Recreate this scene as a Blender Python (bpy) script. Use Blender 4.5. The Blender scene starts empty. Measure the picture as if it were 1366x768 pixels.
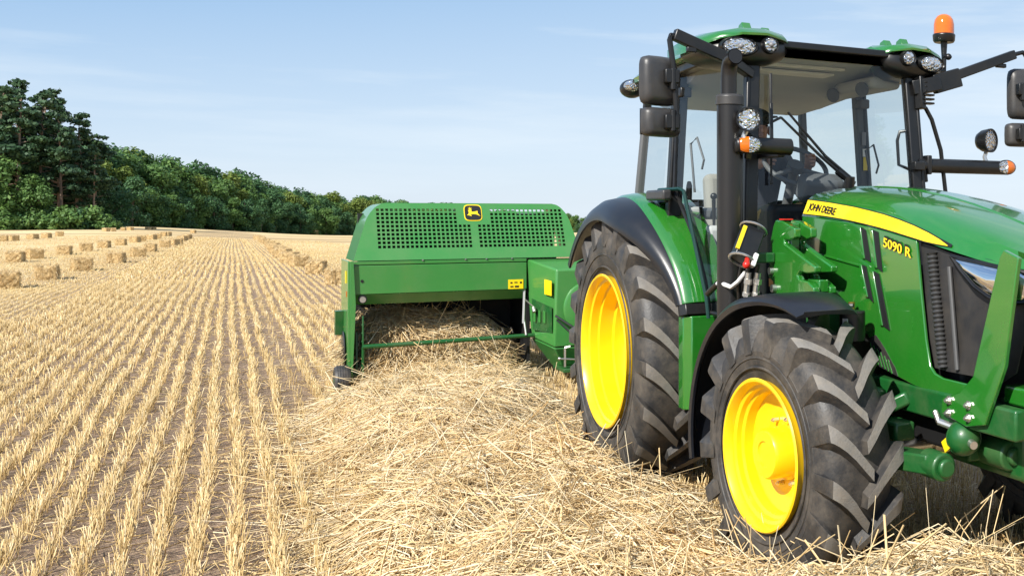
import bpy, bmesh, math, random
import numpy as np
from mathutils import Vector, Matrix

# ------------------------------------------------------------------ scene, camera, light
S = bpy.context.scene
C = S.collection
random.seed(7)
rng = np.random.default_rng(11)

cam_data = bpy.data.cameras.new('camera')
cam = bpy.data.objects.new('camera', cam_data)
C.objects.link(cam)
F = 1433.0
cam_data.sensor_width = 36.0
cam_data.lens = F / 1366.0 * 36.0
cam_data.shift_x = -539.0 / 1366.0      # the photograph is a crop from the left of a wider frame
cam_data.shift_y = -94.7 / 1366.0
cam_data.clip_start = 0.1
cam_data.clip_end = 4000.0
CAM = (0.29, 0.68, 1.6)
cam.location = CAM
cam.rotation_euler = (math.radians(90), 0, -0.567)
S.camera = cam

TO_SUN = Vector((-0.69, -0.44, 0.65)).normalized()
SUN_EL = math.asin(TO_SUN.z)
SUN_ROT = math.atan2(TO_SUN.x, TO_SUN.y)

world = bpy.data.worlds.new('World')
S.world = world
world.use_nodes = True
nt = world.node_tree
nt.nodes.clear()
w_out = nt.nodes.new('ShaderNodeOutputWorld')
w_bg = nt.nodes.new('ShaderNodeBackground')
w_sky = nt.nodes.new('ShaderNodeTexSky')
w_sky.sky_type = 'NISHITA'
w_sky.sun_disc = False
w_sky.sun_elevation = SUN_EL
w_sky.sun_rotation = SUN_ROT
w_sky.air_density = 1.0
w_sky.dust_density = 0.6
w_sky.ozone_density = 2.0
w_bg.inputs['Strength'].default_value = 0.088
# pale summer haze towards the horizon and a thin streaky veil of high cloud
def wn(kind, **kw):
    n = nt.nodes.new(kind)
    for k, v in kw.items(): setattr(n, k, v)
    return n
w_tc = wn('ShaderNodeTexCoord')
w_sep = wn('ShaderNodeSeparateXYZ')
nt.links.new(w_tc.outputs['Generated'], w_sep.inputs[0])
w_ramp = wn('ShaderNodeValToRGB')
els = w_ramp.color_ramp.elements
while len(els) < 4: els.new(0.5)
for e, (p, c) in zip(els, ((0.0, (5.5, 6.3, 7.2)), (0.05, (4.9, 6.0, 7.3)), (0.19, (2.15, 3.9, 6.3)), (1.0, (1.0, 2.1, 4.6)))):
    e.position = p; e.color = (*[x / 8.0 for x in c], 1)
nt.links.new(w_sep.outputs['Z'], w_ramp.inputs['Fac'])
w_sc = wn('ShaderNodeVectorMath', operation='SCALE'); w_sc.inputs['Scale'].default_value = 8.0
nt.links.new(w_ramp.outputs['Color'], w_sc.inputs[0])
w_m1 = wn('ShaderNodeMix', data_type='RGBA'); w_m1.inputs['Factor'].default_value = 0.85
nt.links.new(w_sky.outputs['Color'], w_m1.inputs['A']); nt.links.new(w_sc.outputs['Vector'], w_m1.inputs['B'])
w_map = wn('ShaderNodeMapping'); w_map.inputs['Scale'].default_value = (1.5, 1.5, 15.0); w_map.inputs['Rotation'].default_value = (0.03, 0.06, 0.3)
w_noise = wn('ShaderNodeTexNoise'); w_noise.inputs['Scale'].default_value = 1.6; w_noise.inputs['Detail'].default_value = 7; w_noise.inputs['Roughness'].default_value = 0.6
nt.links.new(w_tc.outputs['Generated'], w_map.inputs['Vector']); nt.links.new(w_map.outputs['Vector'], w_noise.inputs['Vector'])
w_mr = wn('ShaderNodeMapRange'); w_mr.inputs['From Min'].default_value = 0.46; w_mr.inputs['From Max'].default_value = 0.70; w_mr.inputs['To Max'].default_value = 0.48
nt.links.new(w_noise.outputs['Fac'], w_mr.inputs['Value'])
w_x = wn('ShaderNodeMapRange'); w_x.inputs['From Min'].default_value = -0.2; w_x.inputs['From Max'].default_value = 0.7; w_x.inputs['To Min'].default_value = 0.0; w_x.inputs['To Max'].default_value = 0.48
nt.links.new(w_sep.outputs['X'], w_x.inputs['Value'])
w_add = wn('ShaderNodeMath', operation='ADD', use_clamp=True)
nt.links.new(w_mr.outputs['Result'], w_add.inputs[0]); nt.links.new(w_x.outputs['Result'], w_add.inputs[1])
w_m2 = wn('ShaderNodeMix', data_type='RGBA'); w_m2.inputs['B'].default_value = (6.0, 6.8, 7.5, 1)
nt.links.new(w_add.outputs['Value'], w_m2.inputs['Factor']); nt.links.new(w_m1.outputs['Result'], w_m2.inputs['A'])
nt.links.new(w_m2.outputs['Result'], w_bg.inputs['Color'])
nt.links.new(w_bg.outputs['Background'], w_out.inputs['Surface'])

sun_data = bpy.data.lights.new('sun', 'SUN')
sun_data.energy = 5.0
sun_data.angle = math.radians(0.5)
sun_data.color = (1.0, 0.955, 0.88)
sun = bpy.data.objects.new('sun', sun_data)
C.objects.link(sun)
sun.rotation_euler = TO_SUN.to_track_quat('Z', 'Y').to_euler()
sun.location = (-20, -10, 30)

S.view_settings.view_transform = 'Standard'
S.view_settings.look = 'None'
S.view_settings.exposure = 0.62
S.view_settings.gamma = 1.0
S.render.engine = 'CYCLES'
S.cycles.use_denoising = True
S.cycles.max_bounces = 8
S.cycles.transparent_max_bounces = 16
S.cycles.glossy_bounces = 4
S.cycles.transmission_bounces = 6
S.cycles.caustics_reflective = False
S.cycles.caustics_refractive = False


# ------------------------------------------------------------------ helpers
def tag(o, label=None, cat=None, group=None, kind=None):
    if label: o['label'] = label
    if cat: o['category'] = cat
    if group: o['group'] = group
    if kind: o['kind'] = kind
    return o


def empty(name, loc=(0, 0, 0), parent=None, rz=0.0):
    o = bpy.data.objects.new(name, None)
    C.objects.link(o)
    o.location = loc
    o.rotation_euler = (0, 0, rz)
    o.empty_display_size = 0.1
    if parent: o.parent = parent
    return o


def copy_tree(o, parent=None):
    c = o.copy()
    C.objects.link(c)
    if parent: c.parent = parent
    for ch in list(o.children):
        copy_tree(ch, c)
    return c


class MB:
    """collects shapes into one mesh"""
    def __init__(self, off=(0, 0, 0)):
        self.v = []; self.f = []; self.off = Vector(off)

    def add(self, vs, fs, M=None):
        b = len(self.v)
        for p in vs:
            p = Vector(p)
            if M is not None: p = M @ p
            self.v.append(p)
        self.f += [[b + i for i in q] for q in fs]
        return self

    def box(self, c, s, M=None, taper=None):
        x, y, z = s[0] / 2, s[1] / 2, s[2] / 2
        vs = [(-x, -y, -z), (x, -y, -z), (x, y, -z), (-x, y, -z), (-x, -y, z), (x, -y, z), (x, y, z), (-x, y, z)]
        R = Matrix.Translation(c) @ (M.to_4x4() if M is not None else Matrix())
        return self.add(vs, [(0, 3, 2, 1), (4, 5, 6, 7), (0, 1, 5, 4), (1, 2, 6, 5), (2, 3, 7, 6), (3, 0, 4, 7)], R)

    def box2(self, a, b):
        return self.box([(a[i] + b[i]) / 2 for i in range(3)], [abs(b[i] - a[i]) for i in range(3)])

    def bar(self, p, q, w, d, up=(0, 0, 1)):
        p, q = Vector(p), Vector(q)
        t = (q - p).normalized(); u = t.cross(Vector(up))
        if u.length < 1e-4: u = t.cross(Vector((0, 1, 0)))
        u.normalize(); n = t.cross(u)
        vs = []
        for a in (p, q):
            for (i, j) in ((-1, -1), (1, -1), (1, 1), (-1, 1)):
                vs.append(a + u * (w / 2 * i) + n * (d / 2 * j))
        return self.add(vs, [(3, 2, 1, 0), (4, 5, 6, 7), (0, 1, 5, 4), (1, 2, 6, 5), (2, 3, 7, 6), (3, 0, 4, 7)])

    def tube(self, pts, r, n=10, cap=True):
        pts = [Vector(p) for p in pts]
        m = len(pts)
        rs = r if isinstance(r, (list, tuple)) else [r] * m
        rings = []
        t0 = (pts[1] - pts[0]).normalized()
        u = t0.cross(Vector((0, 0, 1)))
        if u.length < 1e-3: u = t0.cross(Vector((0, 1, 0)))
        u.normalize()
        for i in range(m):
            a = pts[max(i - 1, 0)]; b = pts[min(i + 1, m - 1)]
            t = (b - a).normalized()
            u = (u - t * u.dot(t)).normalized()
            w = t.cross(u)
            rings.append([pts[i] + (u * math.cos(k * math.tau / n) + w * math.sin(k * math.tau / n)) * rs[i] for k in range(n)])
        return self.loft(rings, cap=cap)

    def loft(self, rings, cap=True, closed=True):
        n = len(rings[0]); vs = [p for r in rings for p in r]; fs = []
        for i in range(len(rings) - 1):
            for k in range(n if closed else n - 1):
                k2 = (k + 1) % n
                fs.append((i * n + k, i * n + k2, (i + 1) * n + k2, (i + 1) * n + k))
        if cap:
            fs.append(list(range(n))[::-1]); fs.append([(len(rings) - 1) * n + k for k in range(n)])
        return self.add(vs, fs)

    def lathe(self, prof, M=None, n=32, closed=False):
        """prof: (along axis, radius); axis = local x"""
        rings = []
        for (a, r) in prof:
            rings.append([Vector((a, r * math.cos(k * math.tau / n), r * math.sin(k * math.tau / n))) for k in range(n)])
        if closed: rings.append(rings[0])
        vs = [p for r in rings for p in r]; fs = []
        for i in range(len(rings) - 1):
            for k in range(n):
                k2 = (k + 1) % n
                fs.append((i * n + k, i * n + k2, (i + 1) * n + k2, (i + 1) * n + k))
        if not closed:
            fs.append(list(range(n))[::-1]); fs.append([(len(rings) - 1) * n + k for k in range(n)])
        return self.add(vs, fs, M)

    def prism(self, poly, vec):
        vec = Vector(vec); n = len(poly)
        vs = [Vector(p) for p in poly] + [Vector(p) + vec for p in poly]
        fs = [list(range(n))[::-1], [n + k for k in range(n)]] + [(k, (k + 1) % n, n + (k + 1) % n, n + k) for k in range(n)]
        return self.add(vs, fs)

    def ball(self, c, r, n=16, m=10, M=None):
        r = r if isinstance(r, (list, tuple)) else (r, r, r)
        vs = [(0, 0, r[2])]; fs = []
        for i in range(1, m):
            a = math.pi * i / m
            for k in range(n):
                b = math.tau * k / n
                vs.append((r[0] * math.sin(a) * math.cos(b), r[1] * math.sin(a) * math.sin(b), r[2] * math.cos(a)))
        vs.append((0, 0, -r[2])); e = len(vs) - 1
        for k in range(n):
            k2 = (k + 1) % n
            fs.append((0, 1 + k, 1 + k2)); fs.append((e, 1 + (m - 2) * n + k2, 1 + (m - 2) * n + k))
            for i in range(m - 2):
                fs.append((1 + i * n + k, 1 + (i + 1) * n + k, 1 + (i + 1) * n + k2, 1 + i * n + k2))
        T = Matrix.Translation(c) @ (M.to_4x4() if M is not None else Matrix())
        return self.add(vs, fs, T)

    def build(self, name, mat, parent=None, bevel=0, seg=2, smooth=35, loc=None, weld=False):
        bm = bmesh.new()
        vv = [bm.verts.new(p - self.off) for p in self.v]
        for f in self.f:
            try: bm.faces.new([vv[i] for i in f])
            except ValueError: pass
        if weld: bmesh.ops.remove_doubles(bm, verts=bm.verts, dist=1e-5)
        bmesh.ops.recalc_face_normals(bm, faces=bm.faces)
        me = bpy.data.meshes.new(name)
        bm.to_mesh(me); bm.free()
        me.materials.append(mat)
        if smooth:
            me.shade_smooth()
            me.set_sharp_from_angle(angle=math.radians(smooth))
        o = bpy.data.objects.new(name, me)
        C.objects.link(o)
        if loc: o.location = loc
        if parent: o.parent = parent
        if bevel:
            b = o.modifiers.new('bevel', 'BEVEL')
            b.width = bevel; b.segments = seg; b.limit_method = 'ANGLE'; b.angle_limit = math.radians(40)
            b.harden_normals = False
        return o


def strands_data(P, rad, sides=3):
    """P (n,k,3) centre lines, rad (n,) or (n,k): returns verts, quads"""
    n, k, _ = P.shape
    t = P[:, -1] - P[:, 0]
    t /= np.linalg.norm(t, axis=1, keepdims=True) + 1e-9
    a = rng.normal(size=(n, 3))
    u = np.cross(t, a); u /= np.linalg.norm(u, axis=1, keepdims=True) + 1e-9
    w = np.cross(t, u)
    rad = np.asarray(rad)
    if rad.ndim == 1: rad = np.repeat(rad[:, None], k, 1)
    ang = np.arange(sides) * math.tau / sides
    ring = u[:, None, :] * np.cos(ang)[None, :, None] + w[:, None, :] * np.sin(ang)[None, :, None]
    V = P[:, :, None, :] + ring[:, None, :, :] * rad[:, :, None, None]
    V = V.reshape(-1, 3)
    base = (np.arange(n) * k * sides)[:, None, None]
    i = np.arange(k - 1)[None, :, None] * sides
    s = np.arange(sides)[None, None, :]; s2 = (s + 1) % sides
    Q = np.stack([base + i + s, base + i + s2, base + i + sides + s2, base + i + sides + s], -1).reshape(-1, 4)
    cap = (base[:, 0, 0][:, None] + (k - 1) * sides + np.arange(sides)[None, :])
    return V, Q, cap


def np_mesh(name, V, faces, tint=None, mat=None, smooth=False):
    """faces: list of int arrays (m, c)"""
    me = bpy.data.meshes.new(name)
    me.vertices.add(len(V))
    me.vertices.foreach_set('co', np.ascontiguousarray(V, dtype=np.float32).ravel())
    nl = sum(f.size for f in faces); nf = sum(len(f) for f in faces)
    me.loops.add(nl); me.polygons.add(nf)
    me.loops.foreach_set('vertex_index', np.concatenate([f.ravel() for f in faces]).astype(np.int32))
    st = []; o = 0
    for f in faces:
        st.append(o + np.arange(len(f)) * f.shape[1]); o += f.size
    me.polygons.foreach_set('loop_start', np.concatenate(st).astype(np.int32))
    if tint is not None:
        at = me.attributes.new('tint', 'FLOAT', 'POINT')
        at.data.foreach_set('value', np.ascontiguousarray(tint, dtype=np.float32))
    me.update(calc_edges=True)
    me.validate()
    if mat: me.materials.append(mat)
    if smooth: me.shade_smooth()
    return me


def mesh_obj(name, me, parent=None, loc=(0, 0, 0)):
    o = bpy.data.objects.new(name, me)
    C.objects.link(o)
    o.location = loc
    if parent: o.parent = parent
    return o


def text_parts(txt, size, extrude, bold=0.0, spacing=1.0, width=None):
    cu = bpy.data.curves.new('lettering', 'FONT')
    cu.body = txt; cu.size = size; cu.extrude = extrude; cu.offset = bold
    cu.space_character = spacing; cu.resolution_u = 4
    o = bpy.data.objects.new('lettering', cu)
    C.objects.link(o)
    dg = bpy.context.evaluated_depsgraph_get()
    me = bpy.data.meshes.new_from_object(o.evaluated_get(dg))
    bpy.data.objects.remove(o); bpy.data.curves.remove(cu)
    vs = [v.co.copy() for v in me.vertices]; fs = [list(p.vertices) for p in me.polygons]
    bpy.data.meshes.remove(me)
    x0 = min(v.x for v in vs); x1 = max(v.x for v in vs); y0 = min(v.y for v in vs)
    k = 1.0 if width is None else width / (x1 - x0)
    vs = [Vector(((v.x - x0) * k, v.y - y0, v.z)) for v in vs]
    return vs, fs


# ------------------------------------------------------------------ materials
def new_mat(name):
    m = bpy.data.materials.new(name)
    m.use_nodes = True
    return m, m.node_tree, m.node_tree.nodes['Principled BSDF']


def simple(name, col, rough=0.5, metal=0.0, coat=0.0, spec=0.5, var=0.06, vscale=8.0, bump=0.0, bscale=60.0, dust=0.0, dustcol=(0.30, 0.24, 0.16)):
    m, t, b = new_mat(name)
    L = t.links.new
    b.inputs['Roughness'].default_value = rough
    b.inputs['Metallic'].default_value = metal
    b.inputs['Coat Weight'].default_value = coat
    b.inputs['Coat Roughness'].default_value = 0.06
    b.inputs['Specular IOR Level'].default_value = spec
    tc = t.nodes.new('ShaderNodeTexCoord')
    n = t.nodes.new('ShaderNodeTexNoise'); n.inputs['Scale'].default_value = vscale; n.inputs['Detail'].default_value = 5
    L(tc.outputs['Object'], n.inputs['Vector'])
    mr = t.nodes.new('ShaderNodeMapRange'); mr.inputs['To Min'].default_value = 1 - var; mr.inputs['To Max'].default_value = 1 + var
    L(n.outputs['Fac'], mr.inputs['Value'])
    mx = t.nodes.new('ShaderNodeVectorMath'); mx.operation = 'SCALE'
    mx.inputs[0].default_value = col
    L(mr.outputs['Result'], mx.inputs['Scale'])
    src = mx.outputs['Vector']
    if dust:
        n2 = t.nodes.new('ShaderNodeTexNoise'); n2.inputs['Scale'].default_value = vscale * 0.6; n2.inputs['Detail'].default_value = 8; n2.inputs['Roughness'].default_value = 0.7
        L(tc.outputs['Object'], n2.inputs['Vector'])
        r2 = t.nodes.new('ShaderNodeMapRange'); r2.inputs['From Min'].default_value = 0.42; r2.inputs['From Max'].default_value = 0.72; r2.inputs['To Max'].default_value = dust
        L(n2.outputs['Fac'], r2.inputs['Value'])
        mm = t.nodes.new('ShaderNodeMix'); mm.data_type = 'RGBA'
        mm.inputs['B'].default_value = (*dustcol, 1)
        L(r2.outputs['Result'], mm.inputs['Factor']); L(src, mm.inputs['A'])
        src = mm.outputs['Result']
        ra = t.nodes.new('ShaderNodeMapRange'); ra.inputs['To Min'].default_value = rough; ra.inputs['To Max'].default_value = min(1, rough + 0.35)
        L(r2.outputs['Result'], ra.inputs['Value']); L(ra.outputs['Result'], b.inputs['Roughness'])
    L(src, b.inputs['Base Color'])
    if bump:
        n3 = t.nodes.new('ShaderNodeTexNoise'); n3.inputs['Scale'].default_value = bscale; n3.inputs['Detail'].default_value = 4
        L(tc.outputs['Object'], n3.inputs['Vector'])
        bp = t.nodes.new('ShaderNodeBump'); bp.inputs['Strength'].default_value = bump; bp.inputs['Distance'].default_value = 0.004
        L(n3.outputs['Fac'], bp.inputs['Height']); L(bp.outputs['Normal'], b.inputs['Normal'])
    return m


GREEN = simple('green_paint', (0.013, 0.150, 0.012), 0.25, coat=1.0, dust=0.05, vscale=5)
GREEN.node_tree.nodes['Principled BSDF'].inputs['Coat IOR'].default_value = 1.75
GREEN_B = simple('green_paint_baler', (0.042, 0.205, 0.042), 0.34, coat=0.5, dust=0.12, vscale=4)
CAST = simple('green_casting', (0.007, 0.085, 0.016), 0.40, coat=0.2, dust=0.15, vscale=9, bump=0.2)
YELLOW = simple('yellow_paint', (0.90, 0.56, 0.004), 0.32, coat=0.4, dust=0.05, vscale=5)
DECAL = simple('yellow_decal', (0.86, 0.62, 0.01), 0.35, coat=0.3)
BLACKP = simple('black_plastic', (0.006, 0.0065, 0.0075), 0.34, dust=0.04, vscale=7, bump=0.06, bscale=220)
FENDER = simple('dark_fender_plastic', (0.010, 0.012, 0.017), 0.32, dust=0.03, vscale=5, bump=0.06, bscale=250)
GREYP = simple('grey_plastic', (0.034, 0.034, 0.036), 0.42, dust=0.1, bump=0.1, bscale=220)
EXH = simple('exhaust_black', (0.013, 0.012, 0.012), 0.34, metal=0.0, bump=0.05)
DARK = simple('dark_interior', (0.006, 0.006, 0.0065), 0.6)
RUBBER = simple('tyre_rubber', (0.028, 0.027, 0.027), 0.52, var=0.25, vscale=14, bump=0.35, bscale=90, dust=0.55, dustcol=(0.17, 0.14, 0.105))
TREAD = simple('scuffed_lug_rubber', (0.17, 0.158, 0.142), 0.8, var=0.35, vscale=22, bump=0.5, bscale=120, dust=0.6, dustcol=(0.24, 0.205, 0.16))
STEEL = simple('zinc_steel', (0.62, 0.60, 0.56), 0.32, metal=0.9)
CHROME = simple('headlamp_reflector', (0.85, 0.85, 0.85), 0.04, metal=1.0, var=0.0)
BEIGE = simple('cab_trim_grey', (0.50, 0.50, 0.49), 0.7, bump=0.15, bscale=300)
CABGREY = simple('cab_post_grey', (0.10, 0.103, 0.108), 0.6)
SEATC = simple('seat_fabric', (0.30, 0.29, 0.26), 0.85, bump=0.3, bscale=400)
RED = simple('red_knob', (0.55, 0.02, 0.012), 0.35)
GRILLE = simple('grille_mesh', (0.030, 0.030, 0.032), 0.5, var=0.5, vscale=9, dust=0.18)
_t = GRILLE.node_tree; _b = _t.nodes['Principled BSDF']
_c = _t.nodes.new('ShaderNodeTexCoord'); _m = _t.nodes.new('ShaderNodeMapping'); _m.inputs['Scale'].default_value = (260, 260, 260)
_t.links.new(_c.outputs['Object'], _m.inputs['Vector'])
_k = _t.nodes.new('ShaderNodeTexChecker'); _k.inputs['Scale'].default_value = 1.0; _t.links.new(_m.outputs['Vector'], _k.inputs['Vector'])
_p = _t.nodes.new('ShaderNodeMix'); _p.data_type = 'RGBA'; _p.blend_type = 'MULTIPLY'; _p.inputs['Factor'].default_value = 0.85
_src = _b.inputs['Base Color'].links[0].from_socket
_t.links.new(_src, _p.inputs['A']); _t.links.new(_k.outputs['Color'], _p.inputs['B']); _t.links.new(_p.outputs['Result'], _b.inputs['Base Color'])
ORANGE = simple('orange_lens', (0.62, 0.135, 0.004), 0.10, coat=0.8, var=0.15, vscale=90)
LENS = simple('clear_lens', (0.74, 0.74, 0.74), 0.06, metal=0.9, var=0.2, vscale=60)
_t = LENS.node_tree; _b = _t.nodes['Principled BSDF']
_v = _t.nodes.new('ShaderNodeTexVoronoi'); _v.inputs['Scale'].default_value = 75
_c = _t.nodes.new('ShaderNodeTexCoord'); _t.links.new(_c.outputs['Object'], _v.inputs['Vector'])
_p = _t.nodes.new('ShaderNodeBump'); _p.inputs['Strength'].default_value = 1.0; _p.inputs['Distance'].default_value = 0.012
_t.links.new(_v.outputs['Distance'], _p.inputs['Height']); _t.links.new(_p.outputs['Normal'], _b.inputs['Normal'])
WHITEP = simple('white_paint', (0.75, 0.75, 0.73), 0.4)
SKIN = simple('skin', (0.42, 0.22, 0.15), 0.6)
CLOTH = simple('dark_work_jacket', (0.028, 0.032, 0.045), 0.85, var=0.2)
CAPM = simple('dark_cap', (0.02, 0.03, 0.025), 0.8)
DIAL = simple('dial_face', (0.20, 0.20, 0.21), 0.4)


def glass_mat(name, tint, refl=1.0):
    m = bpy.data.materials.new(name); m.use_nodes = True
    t = m.node_tree; t.nodes.clear(); L = t.links.new
    o = t.nodes.new('ShaderNodeOutputMaterial')
    tr = t.nodes.new('ShaderNodeBsdfTransparent'); tr.inputs['Color'].default_value = (*tint, 1)
    gl = t.nodes.new('ShaderNodeBsdfGlossy'); gl.inputs['Roughness'].default_value = 0.015
    fr = t.nodes.new('ShaderNodeFresnel')
    gm = t.nodes.new('ShaderNodeNewGeometry'); ir = t.nodes.new('ShaderNodeMapRange'); ir.inputs['To Min'].default_value = 1.5; ir.inputs['To Max'].default_value = 1 / 1.5
    L(gm.outputs['Backfacing'], ir.inputs['Value']); L(ir.outputs['Result'], fr.inputs['IOR'])
    k = t.nodes.new('ShaderNodeMath'); k.operation = 'MULTIPLY'; k.inputs[1].default_value = refl; k.use_clamp = True
    mx = t.nodes.new('ShaderNodeMixShader')
    L(fr.outputs['Fac'], k.inputs[0]); L(k.outputs['Value'], mx.inputs['Fac'])
    L(tr.outputs['BSDF'], mx.inputs[1]); L(gl.outputs['BSDF'], mx.inputs[2]); L(mx.outputs['Shader'], o.inputs['Surface'])
    return m


GLASS = glass_mat('cab_glass', (0.90, 0.93, 0.92), 1.1)


def straw_mat(name, stops, rough=0.55, trans=0.15, bump=False):
    """colour from the per-strand 'tint' attribute"""
    m, t, b = new_mat(name); L = t.links.new
    at = t.nodes.new('ShaderNodeAttribute'); at.attribute_name = 'tint'
    r = t.nodes.new('ShaderNodeValToRGB')
    el = r.color_ramp.elements
    while len(el) < len(stops): el.new(0.5)
    for e, (p, c) in zip(el, stops):
        e.position = p; e.color = (*c, 1)
    L(at.outputs['Fac'], r.inputs['Fac'])
    tc = t.nodes.new('ShaderNodeTexCoord')
    n = t.nodes.new('ShaderNodeTexNoise'); n.inputs['Scale'].default_value = 2.2; n.inputs['Detail'].default_value = 4
    L(tc.outputs['Object'], n.inputs['Vector'])
    mr = t.nodes.new('ShaderNodeMapRange'); mr.inputs['To Min'].default_value = 0.8; mr.inputs['To Max'].default_value = 1.2
    L(n.outputs['Fac'], mr.inputs['Value'])
    sc = t.nodes.new('ShaderNodeVectorMath'); sc.operation = 'SCALE'
    L(r.outputs['Color'], sc.inputs[0]); L(mr.outputs['Result'], sc.inputs['Scale'])
    L(sc.outputs['Vector'], b.inputs['Base Color'])
    b.inputs['Roughness'].default_value = rough
    b.inputs['Specular IOR Level'].default_value = 0.35
    if trans:
        tl = t.nodes.new('ShaderNodeBsdfTranslucent'); L(sc.outputs['Vector'], tl.inputs['Color'])
        mx = t.nodes.new('ShaderNodeMixShader'); mx.inputs['Fac'].default_value = trans
        L(b.outputs['BSDF'], mx.inputs[1]); L(tl.outputs['BSDF'], mx.inputs[2])
        L(mx.outputs['Shader'], t.nodes['Material Output'].inputs['Surface'])
    return m


STRAW = straw_mat('straw', [(0.0, (0.22, 0.135, 0.06)), (0.3, (0.60, 0.41, 0.19)), (0.7, (0.80, 0.60, 0.31)), (1.0, (0.90, 0.77, 0.53))], rough=0.42)
STUBBLE = straw_mat('stubble', [(0.0, (0.28, 0.175, 0.07)), (0.35, (0.56, 0.385, 0.155)), (0.75, (0.75, 0.56, 0.275)), (1.0, (0.87, 0.73, 0.46))])
BALEM = straw_mat('bale_straw', [(0.0, (0.20, 0.12, 0.05)), (0.4, (0.50, 0.34, 0.15)), (0.8, (0.72, 0.54, 0.28)), (1.0, (0.84, 0.70, 0.44))], trans=0.05)


def leaf_mat(name, dark, mid, light, trans=0.25):
    m = straw_mat(name, [(0.0, dark), (0.5, mid), (1.0, light)], rough=0.6, trans=trans)
    return m


LEAF_D = leaf_mat('leaf_dark', (0.026, 0.072, 0.030), (0.054, 0.132, 0.048), (0.100, 0.200, 0.062))
LEAF_M = leaf_mat('leaf_mid', (0.044, 0.105, 0.028), (0.094, 0.185, 0.044), (0.160, 0.260, 0.064))
LEAF_Y = leaf_mat('leaf_yellow', (0.075, 0.125, 0.022), (0.140, 0.200, 0.034), (0.215, 0.260, 0.055))
NEEDLE = leaf_mat('pine_needles', (0.017, 0.044, 0.022), (0.036, 0.082, 0.034), (0.075, 0.130, 0.046), 0.1)
BARK = simple('bark', (0.13, 0.10, 0.075), 0.9, var=0.35, vscale=2.0)
BARK_P = simple('pine_bark', (0.24, 0.17, 0.125), 0.9, var=0.3, vscale=1.5)


# ------------------------------------------------------------------ terrain
def terr(X, Y):
    X = np.asarray(X, float); Y = np.asarray(Y, float)
    a = X / np.maximum(Y, 1.0)
    t = np.clip((a + 0.09) / 0.18, 0, 1); w = t * t * (3 - 2 * t)
    r = np.maximum(0, Y - 40)
    return -0.013 * w * r * r / (r + 30.0)


def tz(x, y): return float(terr(x, y))


ROW = 0.152
ROW0 = 0.29                       # one drill row runs straight away under the camera


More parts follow.
